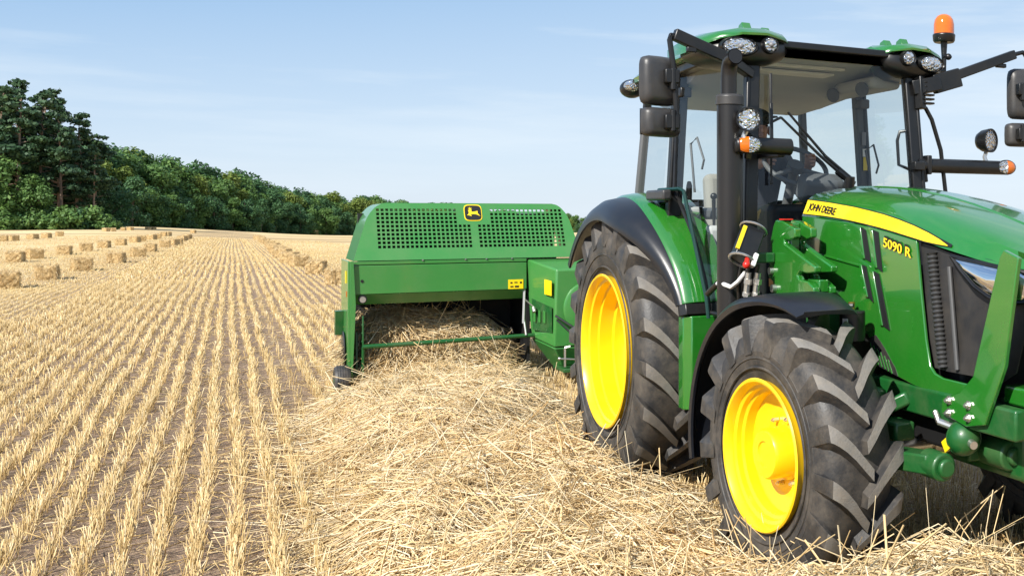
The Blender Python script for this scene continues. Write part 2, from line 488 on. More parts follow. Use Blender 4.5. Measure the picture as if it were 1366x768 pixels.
def ground_material():
    m, t, b = new_mat('field_soil'); L = t.links.new; N = t.nodes.new
    b.inputs['Roughness'].default_value = 0.95
    b.inputs['Specular IOR Level'].default_value = 0.1
    tc = N('ShaderNodeTexCoord'); sp = N('ShaderNodeSeparateXYZ'); L(tc.outputs['Object'], sp.inputs[0])

    def noise(scale, detail, vec=None, rough=0.6):
        n = N('ShaderNodeTexNoise'); n.inputs['Scale'].default_value = scale; n.inputs['Detail'].default_value = detail; n.inputs['Roughness'].default_value = rough
        L(vec if vec is not None else tc.outputs['Object'], n.inputs['Vector']); return n.outputs['Fac']

    def ramp(src, a, b_, lo=0.0, hi=1.0):
        r = N('ShaderNodeMapRange'); r.inputs['From Min'].default_value = a; r.inputs['From Max'].default_value = b_
        r.inputs['To Min'].default_value = lo; r.inputs['To Max'].default_value = hi
        r.interpolation_type = 'SMOOTHSTEP'; L(src, r.inputs['Value']); return r.outputs['Result']

    def math_(op, a, b_=None):
        x = N('ShaderNodeMath'); x.operation = op
        for i, v in enumerate((a, b_)):
            if v is None: continue
            if isinstance(v, (int, float)): x.inputs[i].default_value = v
            else: L(v, x.inputs[i])
        return x.outputs['Value']

    def mix(f, a, b_):
        x = N('ShaderNodeMix'); x.data_type = 'RGBA'
        if isinstance(f, float): x.inputs['Factor'].default_value = f
        else: L(f, x.inputs['Factor'])
        for nm, v in (('A', a), ('B', b_)):
            if isinstance(v, tuple): x.inputs[nm].default_value = (*v, 1)
            else: L(v, x.inputs[nm])
        return x.outputs['Result']

    soil = mix(ramp(noise(30, 8), 0.3, 0.7), (0.165, 0.108, 0.075), (0.345, 0.245, 0.175))
    chaff = mix(ramp(noise(140, 3), 0.54, 0.66), soil, (0.60, 0.45, 0.24))
    strawc = mix(ramp(noise(60, 6), 0.3, 0.7), (0.46, 0.31, 0.13), (0.72, 0.55, 0.28))
    # drill rows: stubble bands every 0.176 m across X
    ph = math_('MULTIPLY', math_('SUBTRACT', sp.outputs['X'], ROW0), math.tau / ROW)
    cs = math_('COSINE', ph)
    band = ramp(math_('ADD', cs, math_('MULTIPLY', noise(9, 4), 0.8)), 0.2, 1.1)
    xm = math_('ABSOLUTE', math_('ADD', sp.outputs['X'], 0.1))
    far = ramp(sp.outputs['Y'], 25, 90)
    side = ramp(math_('ADD', xm, math_('MULTIPLY', noise(0.35, 3), 1.6)), 3.1, 4.1)
    lit = ramp(noise(0.22, 5), 0.45, 0.62, 0.2, 0.95)
    cover = math_('MAXIMUM', math_('MULTIPLY', band, ramp(sp.outputs['Y'], 14, 45, 0.0, 1.0)), math_('MULTIPLY', side, lit))
    base = mix(cover, chaff, strawc)
    pale = mix(ramp(noise(0.09, 4), 0.38, 0.62), (0.62, 0.45, 0.22), (0.74, 0.58, 0.33))
    farc = mix(math_('MULTIPLY', far, ramp(xm, 3.0, 4.5, 0.25, 0.75)), base, pale)
    # darker brown strips mixed into the far field colour
    cm = N('ShaderNodeMapping'); cm.inputs['Scale'].default_value = (0.02, 0.045, 0.0); L(tc.outputs['Object'], cm.inputs['Vector'])
    bs = math_('MULTIPLY', ramp(noise(1.6, 4, cm.outputs['Vector']), 0.47, 0.60), ramp(sp.outputs['Y'], 85, 115))
    bs = math_('MULTIPLY', bs, ramp(sp.outputs['Y'], 190, 230, 1.0, 0.0))
    farc = mix(math_('MULTIPLY', bs, 0.75), farc, (0.30, 0.205, 0.115))
    L(farc, b.inputs['Base Color'])
    bp = N('ShaderNodeBump'); bp.inputs['Strength'].default_value = 0.9; bp.inputs['Distance'].default_value = 0.03
    L(noise(38, 8), bp.inputs['Height']); L(bp.outputs['Normal'], b.inputs['Normal'])
    return m


def axis(vals):
    out = []
    for a, b_, n in vals: out += list(np.linspace(a, b_, n, endpoint=False))
    return np.array(out + [vals[-1][1]])


gx = axis([(-900, -100, 12), (-100, -30, 14), (-30, -8, 22), (-8, 5, 66), (5, 30, 25), (30, 120, 22), (120, 1400, 20)])
gy = axis([(-120, 0, 8), (0, 3, 4), (3, 16, 65), (16, 60, 44), (60, 400, 68), (400, 1500, 30)])
GX, GY = np.meshgrid(gx, gy)
GZ = terr(GX, GY)
near = (GY < 16) & (GX > -8) & (GX < 5)
GZ = GZ + np.where(near, rng.normal(size=GX.shape) * 0.006, 0) - np.where(near, 0.0, 0.0)
V = np.stack([GX, GY, GZ], -1).reshape(-1, 3)
nx, ny = len(gx), len(gy)
ii, jj = np.meshgrid(np.arange(nx - 1), np.arange(ny - 1))
q = (jj * nx + ii).ravel()
Q = np.stack([q, q + 1, q + nx + 1, q + nx], -1)
ground = mesh_obj('ground', np_mesh('ground', V, [Q], mat=ground_material(), smooth=True))
tag(ground, 'pale harvested grain field with brown soil between the rows', 'field', kind='structure')


# ------------------------------------------------------------------ stubble rows (stuff)
def stubble():
    Xs, Ys, Hs, Rs = [], [], [], []
    ks = np.arange(-150, 45)
    for (y0, y1, dens, rad, hm) in ((3.8, 8.5, 138, 0.0021, 0.12), (8.5, 14, 104, 0.0025, 0.12), (14, 32, 50, 0.0036, 0.115), (32, 64, 16, 0.0068, 0.12), (64, 115, 4, 0.012, 0.12)):
        for k in ks:
            xk = ROW0 + k * ROW
            n = int(dens * (y1 - y0) * (0.16 if k == 3 else 1.0))      # one row was flattened by a wheel
            ys = y0 + rng.random(n) * (y1 - y0)
            xs = np.full(n, xk) + rng.normal(size=n) * 0.017 + 0.012 * np.sin(ys * 0.9 + k) + 0.02 * np.sin(ys * 0.17)
            keep = (xs > -0.155 * ys - 0.3) & (xs < 0.78 * ys + 0.3)
            if y0 >= 8.5: keep &= xs < np.where(ys < 30, 3.2, 8.0) + 0.02 * ys
            # thin patches
            tuft = np.sin(ys * 23 + k * 5.1) + np.sin(ys * 9.7 + k * 2.3) + rng.normal(size=n) * 0.9
            keep &= tuft > -1.8
            if k in (2, 4, -9, -10): keep &= rng.random(n) < 0.75
            keep &= ~((xs > 1.0) & (xs < 2.35) & (ys < 11.5))
            # random thinning away from the drilled strip
            keep &= (np.abs(xs + 0.1) < 3.1 + rng.random(n)) | (rng.random(n) < 0.55)
            xs, ys = xs[keep], ys[keep]
            # cut and trampled shorter where the bales have already been dropped
            trod = np.where(((xs < -2.3) | (xs > 1.3)) & (ys > 22), 0.5, 1.0)
            Xs.append(xs); Ys.append(ys)
            Hs.append(trod * hm * (0.62 + 0.5 * rng.random(len(xs))) * (1 + 0.12 * np.sin(ys * 3.1 + k)))
            Rs.append(rad * (0.75 + 0.5 * rng.random(len(xs))))
    X = np.concatenate(Xs); Y = np.concatenate(Ys); Hh = np.concatenate(Hs); R = np.concatenate(Rs)
    n = len(X)
    lean = rng.normal(size=(n, 2)) * 0.17
    lean[:, 0] += 0.03
    broken = rng.random(n) < 0.05
    lean[broken] *= 4
    P = np.zeros((n, 3, 3))
    Z0 = terr(X, Y) - 0.012
    P[:, 0] = np.stack([X, Y, Z0], -1)
    for j, f in ((1, 0.55), (2, 1.0)):
        P[:, j, 0] = X + lean[:, 0] * Hh * f ** 1.3
        P[:, j, 1] = Y + lean[:, 1] * Hh * f ** 1.3
        P[:, j, 2] = Z0 + Hh * f * np.where(broken, 0.7, 1.0)
    V, Q, cap = strands_data(P, R)
    t0 = np.clip(rng.normal(0.62, 0.22, n), 0, 1)
    tint = np.repeat(t0, 9).reshape(n, 3, 3).copy()
    tint[:, 0] -= 0.15
    # leaf sheaths and fallen bits between the rows
    m = 16000
    yy = 3.4 + 22 * rng.random(m) ** 1.6
    xx = (-0.155 * yy - 0.1) + rng.random(m) * (0.155 * yy + 4.2)
    ln = 0.03 + 0.16 * rng.random(m) ** 2
    an = rng.random(m) * math.tau
    zz = 0.006 + 0.02 * rng.random(m)
    P2 = np.zeros((m, 2, 3))
    P2[:, 0] = np.stack([xx, yy, zz], -1)
    P2[:, 1] = np.stack([xx + ln * np.cos(an), yy + ln * np.sin(an), zz + rng.normal(size=m) * 0.012], -1)
    V2, Q2, c2 = strands_data(P2, 0.0016 * (0.7 + 0.8 * rng.random(m)) * (1 + yy / 30))
    tint2 = np.repeat(np.clip(rng.normal(0.55, 0.25, m), 0, 1), 6)
    Vn = np.concatenate([V, V2]); Qn = np.concatenate([Q, Q2 + len(V)]); cn = np.concatenate([cap, c2 + len(V)])
    me = np_mesh('stubble', Vn, [Qn, cn], np.concatenate([tint.ravel(), tint2]), STUBBLE)
    tag(mesh_obj('stubble', me), 'short golden cereal stubble standing in drilled rows', 'stubble', kind='stuff')


stubble()


# ------------------------------------------------------------------ straw windrow (stuff)
def sw_noise(x, y):
    return (0.05 * np.sin(x * 4.1 + y * 1.7) + 0.045 * np.sin(y * 3.3 - x * 2.2 + 1.0) + 0.03 * np.sin(x * 9.1 - y * 5.3) + 0.02 * np.sin(y * 11.0 + x * 3.0))


def sw_height(x, y):
    cx = 1.60 + 0.03 * np.sin(y * 0.9)
    hw = 0.84 + 0.05 * np.sin(y * 1.3 + 1) + 0.04 * np.sin(y * 3.1)
    rise = np.clip((y - 11.38) / 0.6, 0, 1); rise = rise * rise * (3 - 2 * rise)
    nar = np.clip((y - 10.3) / 0.9, 0, 1)
    cx = cx + 0.30 * nar + 0.12 * np.clip((y - 8.3) / 1.2, 0, 1) * (1 - nar); hw = hw - 0.12 * nar
    u = (x - cx) / hw
    prof = np.clip(1 - np.abs(u) ** (2.6 + 6 * nar), 0, 1) ** 0.8
    h = 0.17 + 0.06 * np.exp(-((y - 9.2) / 1.2) ** 2) + 0.03 * np.exp(-((y - 6.3) / 0.8) ** 2)
    h = h * (1 - 0.25 * nar) + 0.52 * rise + 0.04 * np.exp(-((y - 9.9) / 0.6) ** 2)
    # the right wheels have rolled the edge of the swath down
    press = np.clip((x - 2.0) / 0.25, 0, 1) * np.clip((9.0 - y) / 1.2, 0, 1)
    h = h * (1 - 0.12 * press)
    # heap pushed out ahead of the right front wheel
    ahead = np.clip((4.75 - y) / 0.35, 0, 1) * np.clip((3.25 - x) / 0.5, 0, 1) * np.clip((x - 1.6) / 0.4, 0, 1)
    hh = np.maximum(prof * (h + 0.75 * sw_noise(x, y)), ahead * (0.235 + 0.5 * sw_noise(x, y)))
    return np.maximum(0, hh), np.maximum(prof, ahead)


def windrow():
    # dense body of the swath
    bx = np.linspace(0.55, 3.4, 68); by = np.linspace(3.2, 12.3, 160)
    BX, BY = np.meshgrid(bx, by)
    h, _ = sw_height(BX, BY)
    BZ = h - 0.045 - 0.05 * np.clip((BY - 11.2) / 0.3, 0, 1) + rng.normal(size=h.shape) * 0.006
    Vb = np.stack([BX, BY, BZ], -1).reshape(-1, 3)
    nx, ny = len(bx), len(by)
    ii, jj = np.meshgrid(np.arange(nx - 1), np.arange(ny - 1)); q = (jj * nx + ii).ravel()
    Qb = np.stack([q, q + 1, q + nx + 1, q + nx], -1)
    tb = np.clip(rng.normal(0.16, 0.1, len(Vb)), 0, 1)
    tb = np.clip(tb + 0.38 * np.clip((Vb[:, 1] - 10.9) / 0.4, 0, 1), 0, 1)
    # loose straws lying over it, thickest where the camera is near
    n = 56000
    y = 3.6 + 8.5 * rng.random(n) ** 1.1
    x = 1.60 + np.clip(rng.normal(size=n) * 0.54, -1.1, 1.3) + 0.28 * np.clip((y - 10.3) / 0.9, 0, 1)
    mouth = (y > 10.2) & (rng.random(n) < 0.75); x[mouth] = 1.12 + 1.52 * rng.random(mouth.sum())
    deep = rng.random(n) < 0.17; y[deep] = 11.2 + 0.95 * rng.random(deep.sum()); x[deep] = 1.28 + 1.3 * rng.random(deep.sum())
    spill = (rng.random(n) < 0.15) & ~deep            # straw the front wheel has pushed out ahead of it
    y[spill] = 3.7 + 1.15 * rng.random(spill.sum()); x[spill] = 1.8 + 1.55 * rng.random(spill.sum())
    wide = rng.random(n) < 0.05
    x[wide] = 0.5 + 2.3 * rng.random(wide.sum())
    hh, prof = sw_height(x, y)
    ok = (prof > 0.02) | (rng.random(n) < 0.22) | spill
    ok &= ~((x > 2.42) & (y > 4.55) & (y < 11))
    ok &= ~((y > 11.25) & ((x < 1.28) | (x > 2.58)))
    x, y, hh, prof = x[ok], y[ok], hh[ok], prof[ok]; n = len(x)
    ln = 0.22 + 0.60 * rng.random(n) ** 1.2
    clump = np.sin(x * 5 + y * 2.1) + np.sin(y * 3.7 - x * 4.0)
    an = clump * 0.9 + rng.normal(size=n) * 0.95 + 0.25
    pit = rng.normal(size=n) * 0.10 + np.where(rng.random(n) < 0.07, rng.normal(size=n) * 0.5, 0)
    d = np.stack([np.cos(an) * np.cos(pit), np.sin(an) * np.cos(pit), np.sin(pit)], -1)
    depth = -0.05 + 0.085 * rng.random(n) ** 0.8
    c = np.stack([x, y, np.maximum(hh + depth, 0.012)], -1)
    k = 4
    s = np.linspace(-0.5, 0.5, k)
    P = c[:, None, :] + d[:, None, :] * (ln[:, None] * s[None, :])[:, :, None]
    bend = rng.normal(size=(n, 3)) * 0.08 * ln[:, None]; bend[:, 2] -= 0.03 * ln
    P += bend[:, None, :] * (s ** 2 * 4 - 0.5)[None, :, None]
    # drape: straws follow the mound where it falls away
    hP, _ = sw_height(P[:, :, 0], P[:, :, 1])
    P[:, :, 2] += np.where(y > 11.2, 0.35, 0.8)[:, None] * (hP - hh[:, None])
    P[:, :, 2] = np.maximum(P[:, :, 2], 0.008)
    R = (0.0015 + 0.0017 * rng.random(n))
    flat = rng.random(n) < 0.12
    R[flat] *= 1.8
    V, Q, cap = strands_data(P, R)
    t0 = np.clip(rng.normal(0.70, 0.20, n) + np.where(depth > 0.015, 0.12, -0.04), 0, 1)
    tint = np.repeat(t0, k * 3)
    Vn = np.concatenate([Vb, V]); Q2 = Q + len(Vb); c2 = cap + len(Vb)
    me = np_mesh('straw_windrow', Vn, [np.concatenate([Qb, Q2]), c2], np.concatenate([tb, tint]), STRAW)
    tag(mesh_obj('straw_windrow', me), 'thick swath of loose straw leading into the baler', 'straw', kind='stuff')


windrow()


# ------------------------------------------------------------------ hay bales
def bale_mesh(seed, L=0.74, W=0.43, Hh=0.365, strands=700, rot=0.0):
    r = np.random.default_rng(seed)
    Vs, Qs = [], []
    # block with rounded, ragged faces
    def side(o, u, v, nu, nv):
        a, b_ = np.meshgrid(np.linspace(0, 1, nu), np.linspace(0, 1, nv))
        P = o + a[..., None] * u + b_[..., None] * v
        base = sum(len(x) for x in Vs)
        Vs.append(P.reshape(-1, 3))
        i, j = np.meshgrid(np.arange(nu - 1), np.arange(nv - 1)); q = (j * nu + i).ravel() + base
        Qs.append(np.stack([q, q + 1, q + nu + 1, q + nu], -1))
    x, y, z = W / 2, L / 2, Hh
    A = lambda *t: np.array(t, float)
    side(A(-x, -y, 0), A(2 * x, 0, 0), A(0, 0, z), 14, 11)
    side(A(x, y, 0), A(-2 * x, 0, 0), A(0, 0, z), 14, 11)
    side(A(x, -y, 0), A(0, 2 * y, 0), A(0, 0, z), 22, 11)
    side(A(-x, y, 0), A(0, -2 * y, 0), A(0, 0, z), 22, 11)
    side(A(-x, -y, z), A(2 * x, 0, 0), A(0, 2 * y, 0), 14, 22)
    Vb = np.concatenate(Vs); Qb = np.concatenate(Qs)
    f = lambda p, k: np.sin(p[:, 0] * 31 * k + seed) * np.sin(p[:, 1] * 27 * k + 2 * seed) * np.sin(p[:, 2] * 33 * k + 3)
    nrm = Vb - A(0, 0, z / 2); nrm = nrm / (np.abs(nrm) / A(x, y, z / 2)).max(1, keepdims=True)
    corner = (np.abs(Vb - A(0, 0, z / 2)) / A(x, y, z / 2))
    rnd = np.sort(corner, 1)[:, 1] ** 6
    Vb = A(0, 0, z / 2) + (Vb - A(0, 0, z / 2)) * (1 - 0.035 * rnd[:, None]) * (1 + (0.05 * f(Vb, 1.0) + 0.03 * f(Vb, 2.3))[:, None])
    # two twine waists
    wst = np.exp(-((Vb[:, 0] - 0.10) / 0.03) ** 2) + np.exp(-((Vb[:, 0] + 0.10) / 0.03) ** 2)
    Vb[:, 2] -= 0.012 * wst * (Vb[:, 2] > z * 0.8)
    Vb[:, 2] = np.maximum(Vb[:, 2], -0.02)
    tb = np.clip(r.normal(0.50, 0.2, len(Vb)), 0, 1)
    # loose straw over the faces
    n = strands
    idx = r.integers(0, len(Vb), n)
    c = Vb[idx] + r.normal(size=(n, 3)) * 0.012
    out = nrm[idx] / np.linalg.norm(nrm[idx], axis=1, keepdims=True)
    d = r.normal(size=(n, 3)); d -= out * (d * out).sum(1, keepdims=True) * 0.85
    d /= np.linalg.norm(d, axis=1, keepdims=True)
    ln = 0.05 + 0.10 * r.random(n)
    P = np.stack([c - d * ln[:, None] / 2, c + out * 0.008, c + d * ln[:, None] / 2], 1)
    P[:, :, 2] = np.maximum(P[:, :, 2], 0.0)
    V, Q, cap = strands_data(P, np.full(n, 0.0034))
    t = np.repeat(np.clip(r.normal(0.58, 0.28, n), 0, 1), 9)
    return np_mesh('bale', np.concatenate([Vb, V]), [np.concatenate([Qb, Q + len(Vb)]), cap + len(Vb)], np.concatenate([tb, t]), BALEM)


TWINE = simple('orange_twine', (0.42, 0.26, 0.10), 0.8)


def twine_obj(parent):
    m = MB()
    for sx in (-0.10, 0.10):
        m.tube([(sx, -0.392, 0.0), (sx, -0.388, 0.17), (sx, -0.38, 0.338), (sx, 0.0, 0.340), (sx, 0.38, 0.338), (sx, 0.388, 0.17), (sx, 0.392, 0.0)], 0.004, 5)
    return m.build('twine', TWINE, parent)


BM = [bale_mesh(s) for s in (3, 5, 8, 13)]
near_bales = [
    (-4.0, 32.1, 4, 'square straw bale cut off by the left picture edge, first of the nearest row'),
    (-3.7, 35.8, -6, 'square straw bale second in the nearest row, with a bright loose end'),
    (-3.5, 41.1, 10, 'square straw bale third in the nearest row, wide front facing the camera'),
    (-3.1, 47.1, -14, 'square straw bale fourth in the nearest row, beside the stubble strip'),
    (-6.2, 50.1, -16, 'square straw bale of the second row close to the left picture edge'),
    (-6.1, 53.6, 18, 'square straw bale second in the farther left row, showing a dark right end'),
    (-5.7, 58.5, -12, 'square straw bale third in the farther left row'),
    (-5.5, 64.2, 8, 'square straw bale fourth in the farther left row'),
    (-5.3, 70.3, -20, 'square straw bale fifth in the farther left row'),
    (-2.9, 54.1, 9, 'square straw bale fifth in the nearest row at the stubble strip'),
    (-2.9, 61.7, -10, 'small square straw bale sixth in the nearest row at the stubble strip'),
    (2.4, 29.7, 12, 'straw bale beside the baler, partly hidden by its green side sheet'),
    (2.3, 35.4, -15, 'second straw bale behind the baler, right of the stubble rows'),
    (2.1, 40.6, 22, 'third straw bale behind the baler, right of the stubble rows'),
]
far_left = [(-5.0, 76.0), (-5.0, 86.3), (-4.9, 90.4), (-4.7, 97.7), (-4.6, 102.6), (-4.9, 118.5), (-4.7, 120.6),
            (-2.8, 72.1), (-2.6, 76.6), (-2.5, 80.0), (-2.7, 94.1), (-2.7, 103.4)]
far_back = [(-12.4, 92.5), (-12.1, 93.9), (-11.8, 100.0), (-11.6, 105.0), (-11.8, 114.2), (-11.6, 150.6), (-11.0, 151.6),
            (-10.8, 161.6), (-10.6, 169.1), (-9.4, 181.6), (-9.1, 187.1), (-3.7, 158.6)]
right_line = [(2.0, 44.4), (2.0, 50.2), (2.0, 54.0), (2.0, 57.8), (2.1, 65.3), (2.15, 74.0), (2.2, 85.2), (2.2, 96.0), (2.4, 107.2), (2.2, 112.3), (2.3, 121.0)]
bi = 0
first = None


def put_bale(x, y, rz, label, group, twine=False):
    global bi
    o = mesh_obj('straw_bale', BM[bi % 4], loc=(x, y, tz(x, y)))
    o.rotation_euler = (0, 0, math.radians(rz * 0.6) - math.atan((x - CAM[0]) / (y - CAM[1])))
    tag(o, label, 'straw bale', group)
    if twine: twine_obj(o)
    bi += 1
    return o


for x, y, rz, lb in near_bales: put_bale(x, y, rz, lb, 'straw bales on the field', y < 48)
for x, y in far_left: put_bale(x, y, random.uniform(-40, 40), 'small distant straw bale at the far end of the two left rows', 'distant bales of the two left rows')
for x, y in far_back: put_bale(x, y, random.uniform(-60, 60), 'tiny straw bale far back below the trees', 'tiny bales below the trees')
for x, y in right_line: put_bale(x, y, random.uniform(-35, 35), 'straw bale in the receding line right of the stubble rows', 'receding line of bales on the right')
o = put_bale(16.9, 300.0, 80, 'pale lone object like a bale at the foot of the distant forest', 'lone far bale')
o.scale = (2.6, 3.0, 3.0)


# ------------------------------------------------------------------ trees
def leaf_cards(centres, radii, n, size, rs, flat=1.0, top=0.0):
    """n leaf clump cards spread through ellipsoidal clumps; returns V, Q, tint"""
    centres = np.asarray(centres); radii = np.asarray(radii)
    vol = radii[:, 0] * radii[:, 1]; p = vol / vol.sum()
    idx = rs.choice(len(centres), n, p=p)
    d = rs.normal(size=(n, 3)); d /= np.linalg.norm(d, axis=1, keepdims=True)
    rr = rs.random(n) ** 0.38
    pos = centres[idx] + d * rr[:, None] * radii[idx]
    nor = d * 0.8 + rs.normal(size=(n, 3)) * 0.55 + np.array([0, 0, 0.35]); nor /= np.linalg.norm(nor, axis=1, keepdims=True)
    a = np.cross(nor, rs.normal(size=(n, 3))); a /= np.linalg.norm(a, axis=1, keepdims=True)
    b = np.cross(nor, a)
    s = size * (0.55 + 0.9 * rs.random(n))
    a *= s[:, None] * 0.5; b *= (s * (0.45 + 0.4 * rs.random(n)))[:, None] * 0.5
    a[:, 2] *= flat
    V = np.stack([pos - a, pos - b * 0.9, pos + a, pos + b], 1).reshape(-1, 3)
    Q = np.arange(4 * n).reshape(n, 4)
    base = rs.normal(0.5, 0.12, len(centres))
    tint = np.repeat(np.clip(base[idx] + rs.normal(size=n) * 0.16, 0, 1), 4)
    return V, Q, tint


def broadleaf(seed, h, w, leafm, n=4200, size=0.60, low=0.02):
    rs = np.random.default_rng(seed)
    cs, rd = [], []
    for k in range(26):
        f = low + (1 - low) * rs.random()
        prof = math.sin(math.pi * min(0.97, 0.24 + 0.74 * f)) ** 0.6
        a = rs.random() * math.tau; r = w * 0.5 * prof * (0.35 + 0.6 * rs.random())
        c = (r * math.cos(a), r * math.sin(a), h * f * 0.93)
        q = w * (0.12 + 0.13 * rs.random())
        cs.append(c); rd.append((q, q, q * (0.7 + 0.3 * rs.random())))
    cs.append((0, 0, h * 0.6)); rd.append((w * .28, w * .28, h * .28))
    V, Q, t = leaf_cards(cs, rd, n, size, rs)
    V[:, 2] = np.maximum(V[:, 2], 0.1)
    crown = np_mesh('crown', V, [Q], t, leafm)
    m = MB()
    m.tube([(0, 0, -0.4), (0.05, 0, h * 0.2), (-0.1, 0.1, h * 0.5), (0, 0, h * 0.85)], [h * .024, h * .018, h * .012, h * .004], 8)
    for c in cs[:9]:
        z0 = max(h * 0.15, c[2] - h * 0.25)
        m.tube([(0, 0, z0), (c[0] * .5, c[1] * .5, (z0 + c[2]) / 2 + .2), c], [h * .009, h * .006, h * .002], 5)
    tr = m.build('trunk', BARK)
    tme = tr.data; bpy.data.objects.remove(tr)
    return crown, tme


def pine(seed, h, w, bare=0.42, n=4200):
    rs = np.random.default_rng(seed)
    cs, rd = [], []
    m = MB()
    lean = rs.normal(size=2) * 0.025 * h
    def tp(f): return Vector((lean[0] * f * f, lean[1] * f * f, h * f))
    m.tube([(0, 0, -0.4), tp(0.25), tp(0.5), tp(0.75), tp(0.97)], [h * .012, h * .0105, h * .009, h * .006, h * .002], 8)
    for k in range(34):
        f = bare + (0.99 - bare) * (k + rs.random()) / 34
        a = rs.random() * math.tau
        prof = (1 - ((f - bare) / (1 - bare)) ** 1.6 * 0.82) * (0.55 + 0.45 * min(1, (f - bare) / 0.15))
        r = w * 0.5 * prof * (0.35 + 0.65 * rs.random())
        p = tp(f); c = (p.x + r * math.cos(a), p.y + r * math.sin(a), h * f + r * 0.12)
        q = w * (0.10 + 0.10 * rs.random()) * (0.6 + 0.5 * prof)
        cs.append(c); rd.append((q, q, q * 0.42))
        m.tube([tuple(p - Vector((0, 0, 0.3))), c], [h * .0045, h * .0015], 5)
    for k in range(7):
        f = bare * (0.45 + 0.55 * rs.random()); a = rs.random() * math.tau; r = w * .25 * rs.random()
        p = tp(f); m.tube([tuple(p), (p.x + r * math.cos(a), p.y + r * math.sin(a), p.z - .2)], [h * .003, h * .001], 4)
    V, Q, t = leaf_cards(cs, rd, n, 0.50, rs)
    crown = np_mesh('crown', V, [Q], t, NEEDLE)
    tr = m.build('trunk', BARK_P)
    tme = tr.data; bpy.data.objects.remove(tr)
    return crown, tme


def put_tree(name, pair, x, y, s, label, cat, group, rz=None, sz=None):
    e = empty(name, (x, y, tz(x, y) - 0.05), rz=random.uniform(0, 6.28) if rz is None else rz)
    e.scale = (s, s, s if sz is None else sz)
    tag(e, label, cat, group)
    mesh_obj('trunk', pair[1], e); mesh_obj('crown', pair[0], e)
    return e


BL = {'dark': [broadleaf(20 + i, 12, 9.5, LEAF_D) for i in range(3)],
      'mid': [broadleaf(30 + i, 12, 9.0, LEAF_M) for i in range(3)],
      'yellow': [broadleaf(40 + i, 12, 9.0, LEAF_Y) for i in range(2)]}
LBL = {'dark': 'dark blue-green broadleaf tree of the forest edge beyond the field',
       'mid': 'mid green broadleaf tree of the forest edge beyond the field',
       'yellow': 'paler yellow-green broadleaf tree rising in the forest edge beyond the field'}
edge = [(-40, 228), (-19, 240), (-6, 262), (10, 290), (27, 320), (54, 372), (103, 455), (175, 560), (290, 700)]


def along(t):
    i = min(int(t), len(edge) - 2); f = t - i
    return edge[i][0] + (edge[i + 1][0] - edge[i][0]) * f, edge[i][1] + (edge[i + 1][1] - edge[i][1]) * f


# height the tree line shows at, along the edge
HT = [16.5, 14.6, 12.6, 11.6, 11.0, 10.4, 8.8, 7.5, 7]
tt = 0.0
while tt < 7.9:
    x, y = along(tt)
    hgt = HT[int(tt)] + (HT[min(int(tt) + 1, 8)] - HT[int(tt)]) * (tt - int(tt))
    seglen = math.dist(edge[min(int(tt), 7)], edge[min(int(tt), 7) + 1])
    for layer in range(4):
        kind = random.choices(['dark', 'mid', 'yellow'], [(0.52, 0.42, 0.06), (0.26, 0.46, 0.28), (0.34, 0.42, 0.24), (0.6, 0.3, 0.1)][layer])[0]
        hh = hgt * (0.58, 0.84, 0.98, 1.06)[layer] * random.uniform(0.88, 1.08)
        ox = -1.5 * layer + random.uniform(-1.5, 1.5); oy = layer * 5.5 + random.uniform(-1.5, 1.5)
        px_, py_ = x + ox, y + oy
        put_tree('broadleaf_tree', random.choice(BL[kind]), px_, py_, hh / 12 * random.uniform(0.95, 1.1), LBL[kind], 'tree', 'trees of the distant forest edge', sz=hh / 12)
    tt += (4.4 if tt < 4 else 8.5 if tt < 6 else 14) / seglen * random.uniform(0.7, 1.1)

PN = [pine(60 + i, 18, 7.6, b) for i, b in enumerate((0.34, 0.28, 0.32))]
pines = [(-35.5, 178, 21.0), (-33.0, 186, 20.5), (-31.0, 177, 19.0), (-29.6, 184, 20.5), (-28.2, 176, 18.0), (-27.0, 188, 20.2), (-25.8, 178, 18.5),
         (-24.2, 184, 17.6), (-22.9, 177, 15.8), (-22.2, 187, 16.6), (-20.6, 180, 14.2), (-19.6, 186, 13.6), (-38, 190, 21), (-18.9, 178, 11.8)]
for i, (x, y, h) in enumerate(pines):
    x = (x + 17.8) * 0.8 - 14.2; h *= 0.95
    front = y < 180
    put_tree('pine_tree', PN[i % 3], x, y, h / 18, 'tall dark pine with a bare trunk standing at the front of the left stand' if front else 'tall dark pine in the back of the left stand',
             'tree', 'front pines of the left stand' if front else 'back pines of the left stand')
tr = put_tree('broadleaf_tree', BL['mid'][0], -25.0, 172.5, 0.85, 'light green broadleaf tree at the far left in front of the pines', 'tree', None)
tr = put_tree('broadleaf_tree', BL['mid'][1], -20.6, 172.0, 0.55, 'small yellow-green tree leaning in front of the pine trunks', 'tree', None)
for i in range(7):
    x = -29 + i * 2.4
    put_tree('broadleaf_tree', BL['dark'][i % 3], x, 191 + random.uniform(-1, 2), 0.85 - 0.04 * i, 'dark understorey tree filling the gloom behind the pine trunks', 'tree', 'understorey trees behind the pines')

SH = [broadleaf(80 + i, 2.2, 3.4, LEAF_M if i else LEAF_D, n=1500, size=0.34, low=0.05) for i in range(3)]
for i in range(17):
    x = -26.6 + i * 0.86 + random.uniform(-.3, .3); y = 169.5 + random.uniform(-1.2, 1.2) + 0.12 * i
    put_tree('shrub', SH[i % 3], x, y, random.uniform(0.85, 1.2) * (0.8 if i > 14 else 1), 'low leafy shrub in the bushy strip at the foot of the pines', 'shrub', 'shrubs at the foot of the pines')


# ------------------------------------------------------------------ tractor
T0 = (3.1, 6.06, 0.0)            # base; shapes below use x from the tractor's middle, world Y, world z
tractor = empty('tractor', T0)
tag(tractor, 'green farm tractor with yellow wheels towing a baler through stubble', 'tractor')
TO = (0, 6.06, 0)


def TM(): return MB(TO)


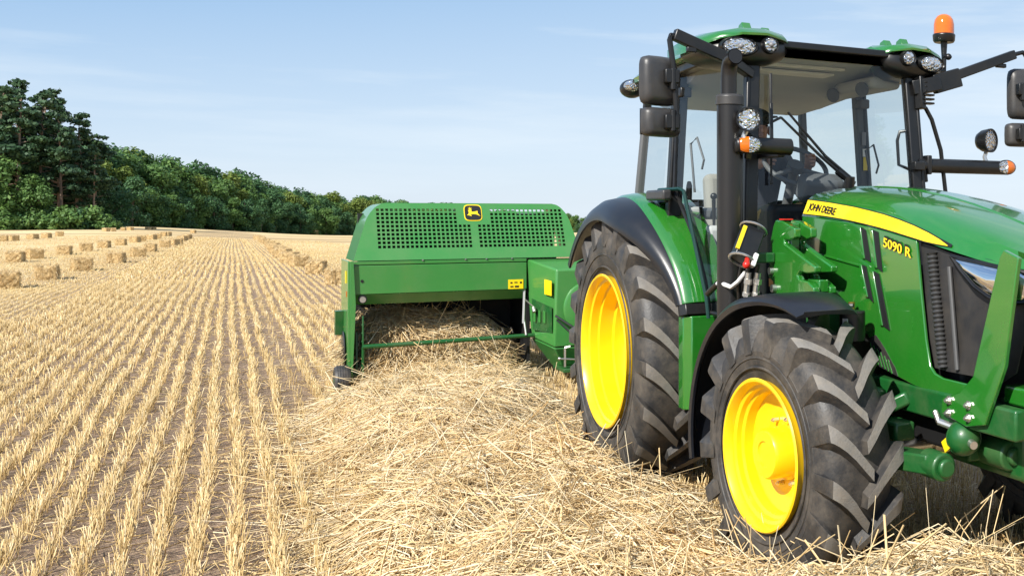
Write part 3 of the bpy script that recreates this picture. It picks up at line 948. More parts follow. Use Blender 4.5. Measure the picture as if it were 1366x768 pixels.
def make_tyre(R, W, rr, nl, lh, lw):
    m = MB()
    Rt = R - lh
    mid = (Rt + rr) / 2
    half = [(0.0, Rt), (.18 * W, Rt - .001), (.32 * W, Rt - .008), (.42 * W, Rt - .028), (.475 * W, Rt - .065), (.495 * W, Rt - .11), (.50 * W, mid + .01),
            (.485 * W, mid - .04), (.455 * W, rr + .045), (.43 * W, rr + .022), (.425 * W, rr + .012), (.40 * W, rr - .004)]
    prof = [(-a, r) for a, r in half[::-1]] + half[1:]
    inner = [(.36 * W, rr - .004), (-.36 * W, rr - .004)]
    m.lathe(prof + inner, n=96, closed=True)
    # sidewall rings
    for s in (-1, 1):
        for r0 in (mid - .02, rr + .06):
            m.lathe([(s * .487 * W, r0 - .006), (s * .503 * W, r0 - .003), (s * .503 * W, r0 + .003), (s * .487 * W, r0 + .006)], n=96, closed=True)
    st = [(-.035, R, Rt - .02), (.08, R, Rt - .02), (.2, R - .001, Rt - .02), (.31, R - .002, Rt - .025), (.40, R - .004, Rt - .04), (.465, R - .008, Rt - .06), (.494, R - .014, Rt - .10), (.506, R - .030, Rt - .115), (.509, R - .080, Rt - .125)]
    sweep = 0.62 * W / R
    for s in (-1, 1):
        for i in range(nl):
            p0 = math.tau * (i + (0.5 if s > 0 else 0)) / nl
            rings = []
            for (a, rt, rb) in st:
                tq = max(0, a) / .5
                ph = p0 + sweep * (tq ** 0.85) - sweep * .3 * tq ** 3 * .4
                wt = lw * (0.84 + 0.42 * tq); wb = wt * 1.5
                if a > .49: wb = wt * 1.15
                ring = []
                for (r, o) in ((rb, -wb / 2), (rt, -wt / 2), (rt, wt / 2), (rb, wb / 2)):
                    an = ph + o / R
                    ring.append(Vector((s * a * W, -r * math.cos(an), r * math.sin(an))))
                rings.append(ring)
            m.loft(rings)
    return m


def make_rim(rr, W, disc, hubr, hubout, rear):
    """outward = -x"""
    m = MB()
    f = -.5 * W
    prof = [(f - .004, rr + .016), (f - .010, rr + .010), (f - .008, rr + .0), (f + .012, rr - .012), (f + .030, rr - .016), (f + .038, rr - .030)]
    if rear:
        prof += [(f + .085, rr - .034), (f + .092, rr - .050), (f + .17, rr - .056), (f + .18, rr - .075), (f + .27, rr - .085), (f + disc - .02, rr - .13), (f + disc, rr - .17)]
    else:
        prof += [(f + .060, rr - .034), (f + .068, rr - .048), (f + .11, rr - .054), (f + disc - .02, rr - .07), (f + disc, rr - .10)]
    prof += [(f + disc + .004, hubr + .05), (f + disc, hubr)]
    prof += [(f + disc, 0.0001)]
    back = [(f + disc + .03, .0001), (f + disc + .03, rr - .08), (.42 * W, rr - .03), (.5 * W, rr + .01), (.5 * W, rr + .016), (.40 * W, rr + .004), (.1 * W, rr - .004), (f + .02, rr + .004)]
    m.lathe(prof + back, n=64, closed=True)
    return m


def wheel(x, y, z, R, W, rr, nl, lh, lw, disc, hubr, hubout, rear, side, steer, label):
    e = empty('rear_wheel' if rear else 'front_wheel', (x, y - 6.06, z), tractor)
    if side > 0: e.rotation_euler = (0, 0, steer); flip = Matrix.Diagonal((-1, 1, 1, 1))
    else: e.rotation_euler = (0, 0, steer); flip = Matrix()
    e['label'] = label
    t = make_tyre(R, W, rr, nl, lh, lw); to = t.build('tyre', RUBBER, e, bevel=0.006, seg=2, smooth=38)
    to.data.materials.append(TREAD)
    for p in to.data.polygons:      # the tops of the lugs are scuffed pale by the field
        c = p.center; rad = math.hypot(c.y, c.z)
        if rad > R - .016 and abs(p.normal.y * c.y + p.normal.z * c.z) / rad > .6: p.material_index = 1
    r = make_rim(rr, W, disc, hubr, hubout, rear); r.v = [flip @ p for p in r.v]
    r.build('rim', YELLOW, e, smooth=40)
    h = MB(); f = -.5 * W
    h.lathe([(f + disc - .002, hubr + .012), (f + disc - .012, hubr), (f + hubout + .012, hubr - .003), (f + hubout, hubr - .012), (f + hubout - .001, hubr * .5), (f + hubout + .006, hubr * .48), (f + hubout + .006, .0001)], n=40)
    h.v = [flip @ p for p in h.v]
    h.build('hub', YELLOW, e, smooth=40)
    for k in range(8):
        b = MB()
        a = math.tau * (k + .3) / 8; rb = hubr + .035
        M = Matrix.Translation((f + disc - .012, rb * math.cos(a), rb * math.sin(a)))
        b.lathe([(-.014, .011), (.012, .011)], M, n=6)
        b.lathe([(-.022, .006), (0, .006)], M, n=8)
        b.v = [flip @ p for p in b.v]
        b.build('wheel_bolt', STEEL, e)
    return e


ST = math.radians(4.5)
for s in (-1, 1):
    wheel(s * .735, 4.93, .583, .598, .345, .312, 17, .044, .058, .135, .112, .022, False, s, ST if s < 0 else ST, 'near front wheel' if s < 0 else 'far front wheel')
    wheel(s * .70, 7.18, .79, .805, .43, .450, 20, .048, .062, .34, .13, .26, True, s, 0, 'near rear wheel' if s < 0 else 'far rear wheel')


def arc_pt(cy, cz, r, ph): return cy - r * math.cos(ph), cz + r * math.sin(ph)


def arc_loft(m, s, cy, cz, secf, p0, p1, n):
    rings = []
    for i in range(n + 1):
        ph = math.radians(p0 + (p1 - p0) * i / n)
        ring = []
        for (x, r) in secf(math.degrees(ph)):
            y, z = arc_pt(cy, cz, r, ph)
            ring.append(Vector((s * x, y, z)))
        rings.append(ring)
    m.loft(rings)


def sstep(a, b, x):
    t = min(max((x - a) / (b - a), 0), 1); return t * t * (3 - 2 * t)


for s in (-1, 1):
    rf = empty('rear_fender', (0, 0, 0), tractor)
    gx = lambda p: .062 * sstep(20, 66, p)
    m = TM()
    arc_loft(m, s, 7.18, .79, lambda p: [(.47, .955), (.56, .962), (.66 + gx(p) * .8, .958), (.72 + gx(p), .945), (.742 + gx(p), .925), (.742 + gx(p), .90), (.72 + gx(p), .915), (.56, .935), (.47, .925)], 21, 140, 40)
    m.build('fender_panel', GREEN, rf, bevel=.004, smooth=50)
    def sec(p):
        k = sstep(14, 78, p)
        xo = .75 + .205 * k; d = .075 * k
        b0 = .738 + gx(p)
        return [(b0, .930), (b0 + .5 * (xo - b0), .925 - .15 * d), (xo - .03 * k, .915 - .5 * d), (xo, .905 - d), (xo, .885 - d - .02 * k), (xo - .012, .885 - d - .02 * k), (xo - .045 * k, .895 - .6 * d), (b0, .908)]
    m = TM(); arc_loft(m, s, 7.18, .79, sec, 21, 143, 48)
    m.build('fender_flare', FENDER, rf, smooth=50)
    m = TM()
    arc_loft(m, s, 7.18, .79, lambda p: [(.46, .962), (.73, .962), (.755, .93), (.755, .90), (.46, .90)], 17, 20.6, 2)
    m.build('fender_strap', BLACKP, rf, bevel=.003)
    m = TM()
    m.loft([[Vector((s * x, y, z)) for x, y in ((.44, 6.26), (.70, 6.26), (.738, 6.30), (.738, 6.37), (.70, 6.34), (.44, 6.34))] for z in (.55, .80, 1.06)])
    m.build('front_mudguard', GREEN, rf, bevel=.006)
    # front wheel fender
    def fsec(p):
        r = .672 + .085 * sstep(95, 185, p)
        lp = sstep(62, 120, p)
        xo = .945 - .10 * (1 - sstep(58, 108, p)); xi = .50 + .06 * (1 - sstep(58, 108, p))
        return [(xi, r - .02), (xi + .03, r + .004), (.62, r + .012), (.82, r + .010), (xo - .03, r), (xo, r - .012 - .018 * lp), (xo - .004, r - .02 - .035 * lp), (xo - .016, r - .02 - .035 * lp), (xo - .04, r - .018), (.72, r - .006), (xi + .03, r - .012)]
    m = TM(); arc_loft(m, s, 4.94, .585, fsec, 66, 192, 44)
    m.build('front_fender', FENDER, tractor, smooth=50)
    m = TM()
    m.bar((s * .50, 4.95, .60), (s * .60, 5.05, 1.20), .05, .03); m.bar((s * .60, 5.05, 1.20), (s * .72, 5.0, 1.248), .05, .02)
    m.build('fender_bracket', BLACKP, tractor, bevel=.004)

# ---- hood
HY = [5.64, 5.4, 5.2, 5.0, 4.8, 4.6, 4.4, 4.2, 4.05, 3.93, 3.86]
ZT = [1.752, 1.748, 1.738, 1.72, 1.692, 1.655, 1.610, 1.558, 1.512, 1.472, 1.440]
ZS = [1.688, 1.672, 1.657, 1.636, 1.607, 1.566, 1.520, 1.475, 1.445, 1.422, 1.405]
WS = [.315, .318, .320, .322, .322, .320, .314, .302, .282, .245, .20]
ZB = [1.60, 1.592, 1.578, 1.560, 1.535, 1.505, 1.470, 1.435, 1.412, 1.392, 1.378]
WB = [.358, .36, .36, .36, .358, .354, .346, .332, .308, .266, .215]


def interp(y, A):
    ys = HY
    if y >= ys[0]: return A[0]
    for i in range(len(ys) - 1):
        if ys[i] >= y >= ys[i + 1]:
            f = (ys[i] - y) / (ys[i] - ys[i + 1]); return A[i] + (A[i + 1] - A[i]) * f
    return A[-1]


def fit_front(o):
    o.location = (0, -.009, -.0525); o.scale = (1, 1.0375, 1.035); return o


hood = fit_front(empty('hood', (0, 0, 0), tractor))
m = TM()
rings = []
for i, y in enumerate(HY):
    half = [(0, ZT[i]), (.05, ZT[i] - .0005), (.06, ZT[i] - .007), (.15, ZT[i] - .014), (.235, ZT[i] - .030), (.285, (ZT[i] - .030 + ZS[i]) / 2 + .006), (WS[i], ZS[i]), (WS[i] + .006, ZS[i] - .008), (WB[i], ZB[i]), (WB[i] - .012, ZB[i] - .002)]
    k = WS[i] / .32
    half = [(min(a, a * k) if a < .3 else a, z) for a, z in half]
    ring = [Vector((-a, y, z)) for a, z in half[::-1]] + [Vector((a, y, z)) for a, z in half[1:]]
    rings.append(ring)
m.loft(rings, cap=False, closed=False)
ho = m.build('hood_top', GREEN, hood, smooth=28)
sd = ho.modifiers.new('shell', 'SOLIDIFY'); sd.thickness = .012; sd.offset = -1


def side_x(y, z):
    """hood flank, leaning a touch outward to the bottom and rounding in to the nose"""
    zb = interp(y, ZB)
    if z > zb:
        f = (z - zb) / max(1e-3, interp(y, ZS) - zb); return interp(y, WB) + (interp(y, WS) + .006 - interp(y, WB)) * f
    return interp(y, WB) + .012 * min(1, (zb - z) / .4)


def flank(m, poly, s, off0, off1, n=1):
    """polygon in (Y, z) laid on the hood flank between two offsets"""
    a = [Vector((s * (side_x(y, z) + off0), y, z)) for y, z in poly]
    b = [Vector((s * (side_x(y, z) + off1), y, z)) for y, z in poly]
    k = len(poly)
    m.add(a + b, [list(range(k)), [k + i for i in range(k)][::-1]] + [(i, (i + 1) % k, k + (i + 1) % k, k + i) for i in range(k)])


lou = [[(5.045, 1.552), (5.0, 1.557 - .02), (4.955, 1.40), (5.0, 1.412)], [(4.94, 1.54), (4.895, 1.53), (4.855, 1.36), (4.893, 1.375)],
       [(5.028, 1.385), (4.995, 1.378), (4.925, 1.225), (4.965, 1.245)], [(4.925, 1.360), (4.885, 1.350), (4.785, 1.115), (4.835, 1.13)]]
for s in (-1, 1):
    m = TM()
    # flank pieces: rear field, front field with the louvre cut lines between
    flank(m, [(5.64, 1.605), (5.4, 1.588), (5.2, 1.574), (5.0, 1.556), (4.8, 1.531), (4.6, 1.50), (4.595, 1.48), (4.555, 1.28), (4.515, 1.10), (4.487, .998), (4.455, .972), (4.40, .96), (4.23, .955), (4.12, .945), (4.13, .925), (4.3, .88), (4.6, .905), (4.86, .95), (4.93, 1.00), (4.96, 1.07), (5.02, 1.105), (5.12, 1.135), (5.3, 1.215), (5.44, 1.26), (5.50, 1.30), (5.52, 1.42), (5.64, 1.47)], s, -.014, 0.0)
    m.build('side_panel', GREEN, hood, bevel=.004)
    m = TM()
    for pl in lou: flank(m, pl, s, -.002, .0025)
    m.build('louvre', DARK, hood)
    m = TM()
    for pl in lou:  # bright pressed edge in front of each louvre
        p, q = pl[0], pl[3]
        flank(m, [(p[0] + .024, p[1] + .004), (p[0], p[1]), (q[0], q[1]), (q[0] + .024, q[1])], s, -.002, .007)
    m.build('louvre_rim', GREEN, hood, bevel=.003)
    # pressed swage line
    m = TM()
    for a, b_ in ((5.50, 5.25), (5.25, 5.03)):
        za = 1.405 - .0 * a; m.bar((s * (side_x(a, 1.4) + .002), a, 1.425 - (5.5 - a) * .10), (s * (side_x(b_, 1.4) + .002), b_, 1.425 - (5.5 - b_) * .10), .006, .010)
    m.build('swage', GREEN, hood, bevel=.002)
    # yellow stripe
    top = [(5.625, 1.680), (5.4, 1.664), (5.29, 1.654), (5.15, 1.641), (5.01, 1.624), (4.88, 1.606), (4.755, 1.584), (4.64, 1.560), (4.53, 1.532), (4.45, 1.508), (4.385, 1.484)]
    bot = [(5.625, 1.613), (5.4, 1.602), (5.29, 1.594), (5.15, 1.582), (5.01, 1.567), (4.88, 1.551), (4.755, 1.533), (4.64, 1.515), (4.53, 1.497), (4.45, 1.488), (4.385, 1.482)]
    def strip(m, up, dn, off):
        A_ = [Vector((s * (side_x(y, z) + off), y, z)) for y, z in up]; B_ = [Vector((s * (side_x(y, z) + off), y, z)) for y, z in dn]
        k = len(A_); m.add(A_ + B_, [(i, i + 1, k + i + 1, k + i) for i in range(k - 1)])
    m = TM(); strip(m, [(y - (.02 if i == 10 else 0), z + .004) for i, (y, z) in enumerate(top)], [(y - (.02 if i == 10 else 0), z - .005) for i, (y, z) in enumerate(bot)], .004)
    m.build('stripe_edge', DARK, hood)
    m = TM(); strip(m, top, bot, .007)
    m.build('stripe', DECAL, hood)
    # lettering
    def letters(txt, size, y0, z0, slope, width, off, mat, name, bold=0.0, lean=0.0):
        vs, fs = text_parts(txt, size, .0012, bold, 1.0, width)
        mm = TM(); out = []
        for v in vs:
            xx = v.x if s < 0 else width - v.x
            y = y0 - xx; z = z0 - slope * xx + v.y
            out.append(Vector((s * (side_x(y, z) + off + v.z), y, z)))
        mm.add(out, fs); mm.build(name, mat, hood, smooth=0)
    letters('JOHN DEERE', .046, 5.585, 1.622, .098, .285, .0095, DARK, 'lettering', .0006)
    letters('5090 R', .056, 4.842, 1.468, .20, .215, .004, DARK, 'lettering_outline', .0042)
    letters('5090 R', .056, 4.842, 1.469, .20, .215, .007, DECAL, 'lettering', .0004)
    # grille screen in the corner
    m = TM()
    gp = [(4.60, 1.49), (4.50, 1.475), (4.40, 1.455), (4.30, 1.44), (4.2, 1.42), (4.07, 1.405), (3.97, 1.395), (3.98, 1.20), (4.02, 1.02), (4.10, .97), (4.23, .985), (4.40, .985), (4.485, .99), (4.52, 1.10), (4.56, 1.28)]
    flank(m, gp, s, -.030, -.024)
    m.build('grille_screen', GRILLE, hood)
    m = TM()
    pts = [(s * (side_x(4.49, 1.2) - .018), 4.50 - .0016 * k, 1.45 - .009 * k) for k in range(51)]
    m.tube(pts, [.018 if k % 2 else .025 for k in range(51)], 12)
    m.build('radiator_hose', simple('hose_rubber', (0.034, 0.034, 0.034), .5), hood)
    m = TM(); m.tube([(s * (side_x(4.36, 1.2) - .016), 4.385, 1.40), (s * (side_x(4.36, 1.2) - .016), 4.33, 1.0)], .011, 10)
    m.build('cooler_pipe', STEEL if False else simple('dull_alloy', (0.12, 0.12, 0.12), .45, metal=.6), hood)
    # headlamp
    hl = [(4.345, 1.440), (4.20, 1.424), (4.06, 1.405), (3.97, 1.392), (3.945, 1.36), (3.965, 1.29), (4.05, 1.280), (4.13, 1.298), (4.21, 1.335), (4.285, 1.388)]
    m = TM(); cy_ = sum(p[0] for p in hl) / len(hl); cz_ = sum(p[1] for p in hl) / len(hl)
    lv = []
    for k_, o_ in ((1.0, -.015), (1.0, .002), (.86, .016), (.62, .027), (.34, .033), (.05, .035)):
        lv.append([Vector((s * (side_x(cy_ + (y - cy_) * k_, cz_ + (z - cz_) * k_) + o_), cy_ + (y - cy_) * k_, cz_ + (z - cz_) * k_)) for y, z in hl])
    m.loft(lv)
    hb = m.build('headlamp', CHROME, hood, smooth=60)
    m = TM()
    cyc = [Vector((s * (side_x(y, z) + .002), y, z)) for y, z in hl]
    cyc = [c + (c - Vector((s * .30, 4.13, 1.375))) * .05 for c in cyc]
    m.tube(cyc + [cyc[0]], .009, 6, cap=False); m.build('headlamp_bezel', BLACKP, hb)
    # chromed hollow inside the lamp, seen through the lens: dark divider
    # front face of the nose
m = TM()
m.box2((-.235, 3.90, .98), (.235, 3.93, 1.375))
m.build('front_grille', GRILLE, hood)
m = TM()
m.box2((-.30, 3.87, .90), (.30, 4.08, .972)); m.build('nose_bar', GREEN, hood, bevel=.012)
m = TM(); m.box2((-.33, 5.64, .95), (.33, 5.66, 1.64)); m.build('rear_bulkhead', DARK, hood)
# low mesh vent ahead of the side panel's rear corner
for s in (-1, 1):
    m = TM(); flank(m, [(4.955, 1.065), (4.93, 1.0), (4.865, .952), (4.72, .928), (4.74, .96), (4.86, 1.06), (4.90, 1.085)], s, -.004, .002)
    m.build('lower_vent', GRILLE, hood)
    m = TM()
    for k in range(6): m.bar((s * (side_x(4.8, 1.0) + .003), 4.945 - .03 * k, 1.05 - .012 * k), (s * (side_x(4.8, 1.0) + .003), 4.90 - .028 * k, .965 - .006 * k), .004, .006)
    m.build('vent_bars', GREEN, hood)

# ---- front hood guard plates
for s in (-1, 1):
    m = TM()
    m.prism([(s * .372, y, z) for y, z in [(3.985, 1.45), (3.962, 1.478), (3.875, 1.452), (3.955, 1.06), (4.075, .83), (4.195, .805), (4.362, .832), (4.355, .892), (4.235, .93), (4.15, 1.0)]], (s * .020, 0, 0))
    fit_front(m.build('hood_guard', GREEN, tractor, bevel=.004))
    for y, z in ((4.304, .89), (4.174, .89), (4.304, .842), (4.174, .842)):
        m = TM(); M = Matrix.Translation((s * .394, y, z))
        m.lathe([(-.003, .017), (.004, .017)], M, 16); m.lathe([(s * .0, .012), (s * .014, .012)], M, 6); m.lathe([(0, .006), (s * .022, .006)], M, 8)
        fit_front(m.build('guard_bolt', STEEL, tractor))

# ---- chassis
m = TM()
for s in (-1, 1): m.box2((s * .31, 3.92, .79), (s * .368, 5.45, .905))
m.box2((-.31, 3.95, .80), (.31, 4.3, .88))
fit_front(m.build('frame_rail', CAST, tractor, bevel=.01))
m = TM(); m.box2((-.28, 4.3, .62), (.28, 5.7, 1.35)); m.box2((-.24, 5.6, .55), (.24, 7.4, 1.0)); m.build('engine_block', DARK, tractor, bevel=.02)
m = TM()
m.tube([(-.60, 4.93, .583), (-.46, 4.93, .575), (-.25, 4.93, .555), (0, 4.93, .55), (.25, 4.93, .555), (.46, 4.93, .575), (.60, 4.93, .583)], [.16, .115, .085, .11, .085, .115, .16], 16)
m.tube([(-.3, 7.18, .79), (-.62, 7.18, .79)], [.22, .14], 16); m.tube([(.3, 7.18, .79), (.62, 7.18, .79)], [.22, .14], 16)
m.build('axle', CAST, tractor, smooth=50)
m = TM()
for s in (-1, 1):
    m = TM(); m.bar((s * .52, 4.78, .70), (s * .34, 4.60, .83), .10, .06); m.ball((s * .53, 4.76, .71), .065); m.tube([(s * .50, 4.72, .66), (s * .44, 4.70, .86)], [.05, .035], 12)
    m.box2((s * .38, 4.5, .66), (s * .48, 4.78, .74)); m.build('steering_knuckle', CAST, tractor, bevel=.012, smooth=50)
m = TM()
m.tube([(-.50, 4.66, .60), (.50, 4.66, .60)], .035, 12); m.tube([(-.2, 4.66, .60), (.2, 4.66, .60)], .05, 12)
m.build('steering_ram', STEEL, tractor)
# front linkage: lower arms with round pin ends, accumulator globe, weight carrier
for s in (-1, 1):
    m = TM()
    m.bar((s * .50, 4.62, .63), (s * .46, 4.30, .655), .10, .075); m.tube([(s * .46, 4.36, .650), (s * .46, 4.24, .650)], .055, 20); m.tube([(s * .46, 4.24, .650), (s * .46, 4.215, .650)], .036, 20)
    fit_front(m.build('link_arm', CAST, tractor, bevel=.008, smooth=45))
    m = TM()
    m.tube([(s * .22, 4.30, .69), (s * .22, 4.12, .69)], .06, 20); m.tube([(s * .22, 4.12, .69), (s * .22, 4.09, .69)], .035, 20); m.bar((s * .10, 4.32, .69), (s * .32, 4.32, .69), .1, .08)
    fit_front(m.build('link_pin', CAST, tractor, bevel=.008, smooth=45))
    acc = fit_front(empty('accumulator', (0, 0, 0), tractor))
    m = TM(); m.ball((s * .355, 4.26, .748), .068, 24, 16); m.lathe([(-.006, .070), (.006, .070)], Matrix.Translation((s * .355, 4.26, .748)) @ Matrix.Rotation(math.radians(60), 4, 'Z'), 24)
    m.build('globe', CAST, acc, smooth=60)
    m = TM(); m.tube([(s * .365, 4.20, .742), (s * .375, 4.165, .738)], .016, 12); m.build('end_plug', STEEL, acc); m = TM(); m.tube([(s * .36, 4.32, .78), (s * .39, 4.38, .795)], .015, 10); m.tube([(s * .39, 4.38, .795), (s * .388, 4.41, .83)], .012, 10)
    m.build('pipe_fitting', STEEL, acc)
    m = TM(); m.box((s * .405, 4.30, .722), (.012, .05, .045), Matrix.Rotation(math.radians(-35), 3, 'X')); m.build('warning_label', DECAL, acc)
m = TM(); m.box2((-.30, 3.80, .83), (.30, 3.93, .96)); m.box2((-.26, 3.70, .74), (.26, 3.80, .93)); fit_front(m.build('weight_carrier', GREEN, tractor, bevel=.012))
m = TM(); m.box2((-.22, 3.95, .56), (.22, 4.5, .80)); m.build('axle_support', CAST, tractor, bevel=.03)

# ---- fuel filter canister, fittings beside the hood
m = TM(); m.tube([(-.49, 4.85, 1.05), (-.49, 4.85, 1.185)], .058, 20); m.build('oil_canister', BLACKP, tractor, bevel=.006)
m = TM(); m.box((-.541, 4.822, 1.140), (.004, .028, .028), Matrix.Rotation(math.radians(25), 3, 'Z')); m.box((-.541, 4.822, 1.110), (.004, .034, .006), Matrix.Rotation(math.radians(25), 3, 'Z')); m.box((-.541, 4.822, 1.085), (.004, .030, .005), Matrix.Rotation(math.radians(25), 3, 'Z')); m.build('canister_label', WHITEP, tractor)
m = TM(); m.tube([(-.52, 4.88, 1.185), (-.52, 4.88, 1.21)], .016, 12); m.tube([(-.52, 4.88, 1.205), (-.49, 4.84, 1.208)], .009, 8); m.box((-.50, 4.92, 1.20), (.03, .05, .02)); m.build('canister_fitting', bpy.data.materials['dull_alloy'], tractor)
m = TM(); m.tube([(-.41, 5.0, 1.17), (-.41, 5.0, 1.21)], .016, 12); m.build('brass_cap', simple('brass', (.5, .33, .1), .35, metal=.9), tractor)

# ---- loader bracket tower
lb = empty('loader_bracket', (0, 0, 0), tractor)
m = TM()
pl = [(5.525, 1.558), (5.50, 1.585), (5.42, 1.580), (5.287, 1.545), (5.285, 1.503), (5.34, 1.488), (5.405, 1.492), (5.40, 1.472), (5.25, 1.425), (5.076, 1.372), (5.078, 1.345), (5.17, 1.338), (5.235, 1.345), (5.262, 1.325), (5.24, 1.305), (5.15, 1.300), (5.09, 1.275), (5.088, 1.245), (5.52, 1.205), (5.53, 1.28), (5.585, 1.30), (5.575, 1.36), (5.56, 1.42), (5.555, 1.49)]
m.prism([(-.56, y, z) for y, z in pl], (.035, 0, 0)); m.prism([(-.475, y, z) for y, z in pl], (.035, 0, 0))
m.box2((-.525, 5.40, 1.22), (-.475, 5.53, 1.57)); m.box2((-.525, 5.10, 1.25), (-.475, 5.22, 1.31))
m.build('bracket_plate', GREEN, lb, bevel=.006)
m = TM(); m.tube([(-.58, 5.50, 1.25), (-.44, 5.50, 1.25)], .02, 12); m.tube([(-.58, 5.53, 1.335), (-.44, 5.53, 1.335)], .018, 12); m.build('bracket_bolt', STEEL, lb)
m = TM(); m.box2((-.66, 5.50, 1.375), (-.56, 5.60, 1.425)); m.build('bracket_arm', CAST, lb, bevel=.006)
m = TM(); m.box2((-.45, 5.2, 1.0), (-.36, 5.5, 1.25)); m.build('bracket_foot', CAST, lb, bevel=.006)
m = TM(); m.box((-.535, 5.43, 1.588), (.05, .05, .006)); m.build('red_cap', RED, lb)

# ---- hydraulic coupler box with hoses and handle
hc = empty('coupler_block', (0, 0, 0), tractor)
Rt = Matrix.Rotation(math.radians(-22), 3, 'X') @ Matrix.Rotation(math.radians(28), 3, 'Y')
cc = Vector((-.70, 5.52, 1.462))
def loc_(p): return tuple(cc + Rt @ Vector(p))
m = TM(); m.box(cc, (.105, .09, .17), Rt); m.build('block', BLACKP, hc, bevel=.006)
m = TM(); m.box(loc_((-.052, -.048, .0)), (.018, .012, .13), Rt); m.build('yellow_strip', DECAL, hc)
for zz in (-.09, .09):
    m = TM()
    pts = [loc_((.066 * math.cos(a), -.01 + .062 * math.sin(a), zz)) for a in [math.tau * k / 20 for k in range(21)]]
    m.tube(pts, .006, 6); m.build('ring_guard', STEEL, hc)
m = TM(); m.box(loc_((.045, -.055, -.085)), (.022, .02, .07), Rt); m.build('clasp', WHITEP, hc, bevel=.003)
m = TM(); m.tube([loc_((.01, -.05, -.085)), loc_((.012, -.07, -.13))], [.012, .014], 12); m.ball(loc_((.012, -.072, -.135)), .019); m.build('red_knob', RED, hc)
m = TM(); m.tube([(-.74, 5.93, 1.205), (-.74, 5.80, 1.262)], .016, 12); m.build('handle_grip', BLACKP, hc)
m = TM(); m.tube([(-.74, 5.80, 1.262), (-.74, 5.76, 1.275), (-.74, 5.70, 1.262), (-.74, 5.62, 1.255), (-.73, 5.56, 1.285), (-.71, 5.52, 1.33)], .011, 10); m.build('handle_lever', WHITEP, hc)
m = TM()
for k, (x, y) in enumerate(((-.70, 5.50), (-.665, 5.47), (-.70, 5.58))):
    m.tube([(x, y, 1.37), (x - .01, y + .02, 1.28), (x + .03, y + .1, 1.05)], .011, 8)
m.build('hose', BLACKP, hc)
m = TM()
for k, (x, y) in enumerate(((-.70, 5.50), (-.665, 5.47))):
    m.tube([(x, y, 1.33), (x - .008, y + .015, 1.22)], .015, 10); m.tube([(x - .001, y, 1.30), (x - .003, y + .004, 1.275)], .021, 6); m.tube([(x - .006, y + .01, 1.235), (x - .008, y + .014, 1.215)], .02, 6)
m.build('coupling', STEEL, hc)
m = TM(); m.box((-.50, 5.62, 1.27), (.05, .06, .04)); m.build('amber_plug', simple('amber', (.5, .2, .01), .4), hc)
m = TM(); m.tube([(-.60, 5.6, 1.22), (-.5, 5.75, 1.12), (-.38, 5.7, 1.2), (-.34, 5.5, 1.12)], .012, 8); m.tube([(-.55, 5.65, 1.0), (-.45, 5.6, 1.15), (-.37, 5.45, 1.22)], .010, 8); m.build('engine_hose', BLACKP, tractor)

# ---- exhaust
ex = empty('exhaust', (0, 0, 0), tractor)
m = TM(); m.tube([(-.692, 5.75, .98), (-.694, 5.75, 2.175)], .0655, 32); m.build('muffler', EXH, ex, bevel=.004)
m = TM(); m.tube([(-.694, 5.75, 2.160), (-.694, 5.75, 2.205), (-.694, 5.75, 2.215)], [.071, .071, .060], 32); m.build('muffler_cap', GREYP, ex, bevel=.003)
m = TM()
m.tube([(-.700, 5.75, 2.19), (-.700, 5.75, 2.30), (-.700, 5.745, 2.345), (-.702, 5.725, 2.378), (-.703, 5.69, 2.392), (-.704, 5.655, 2.396)], [.040] * 6, 20, cap=False)
m.tube([(-.704, 5.655, 2.396), (-.703, 5.69, 2.392), (-.702, 5.725, 2.378), (-.700, 5.745, 2.345)], [.036] * 4, 20, cap=True)
m.build('outlet', EXH, ex, smooth=60)

# ---- cab
cab = empty('cab', (0, 0, 0), tractor)


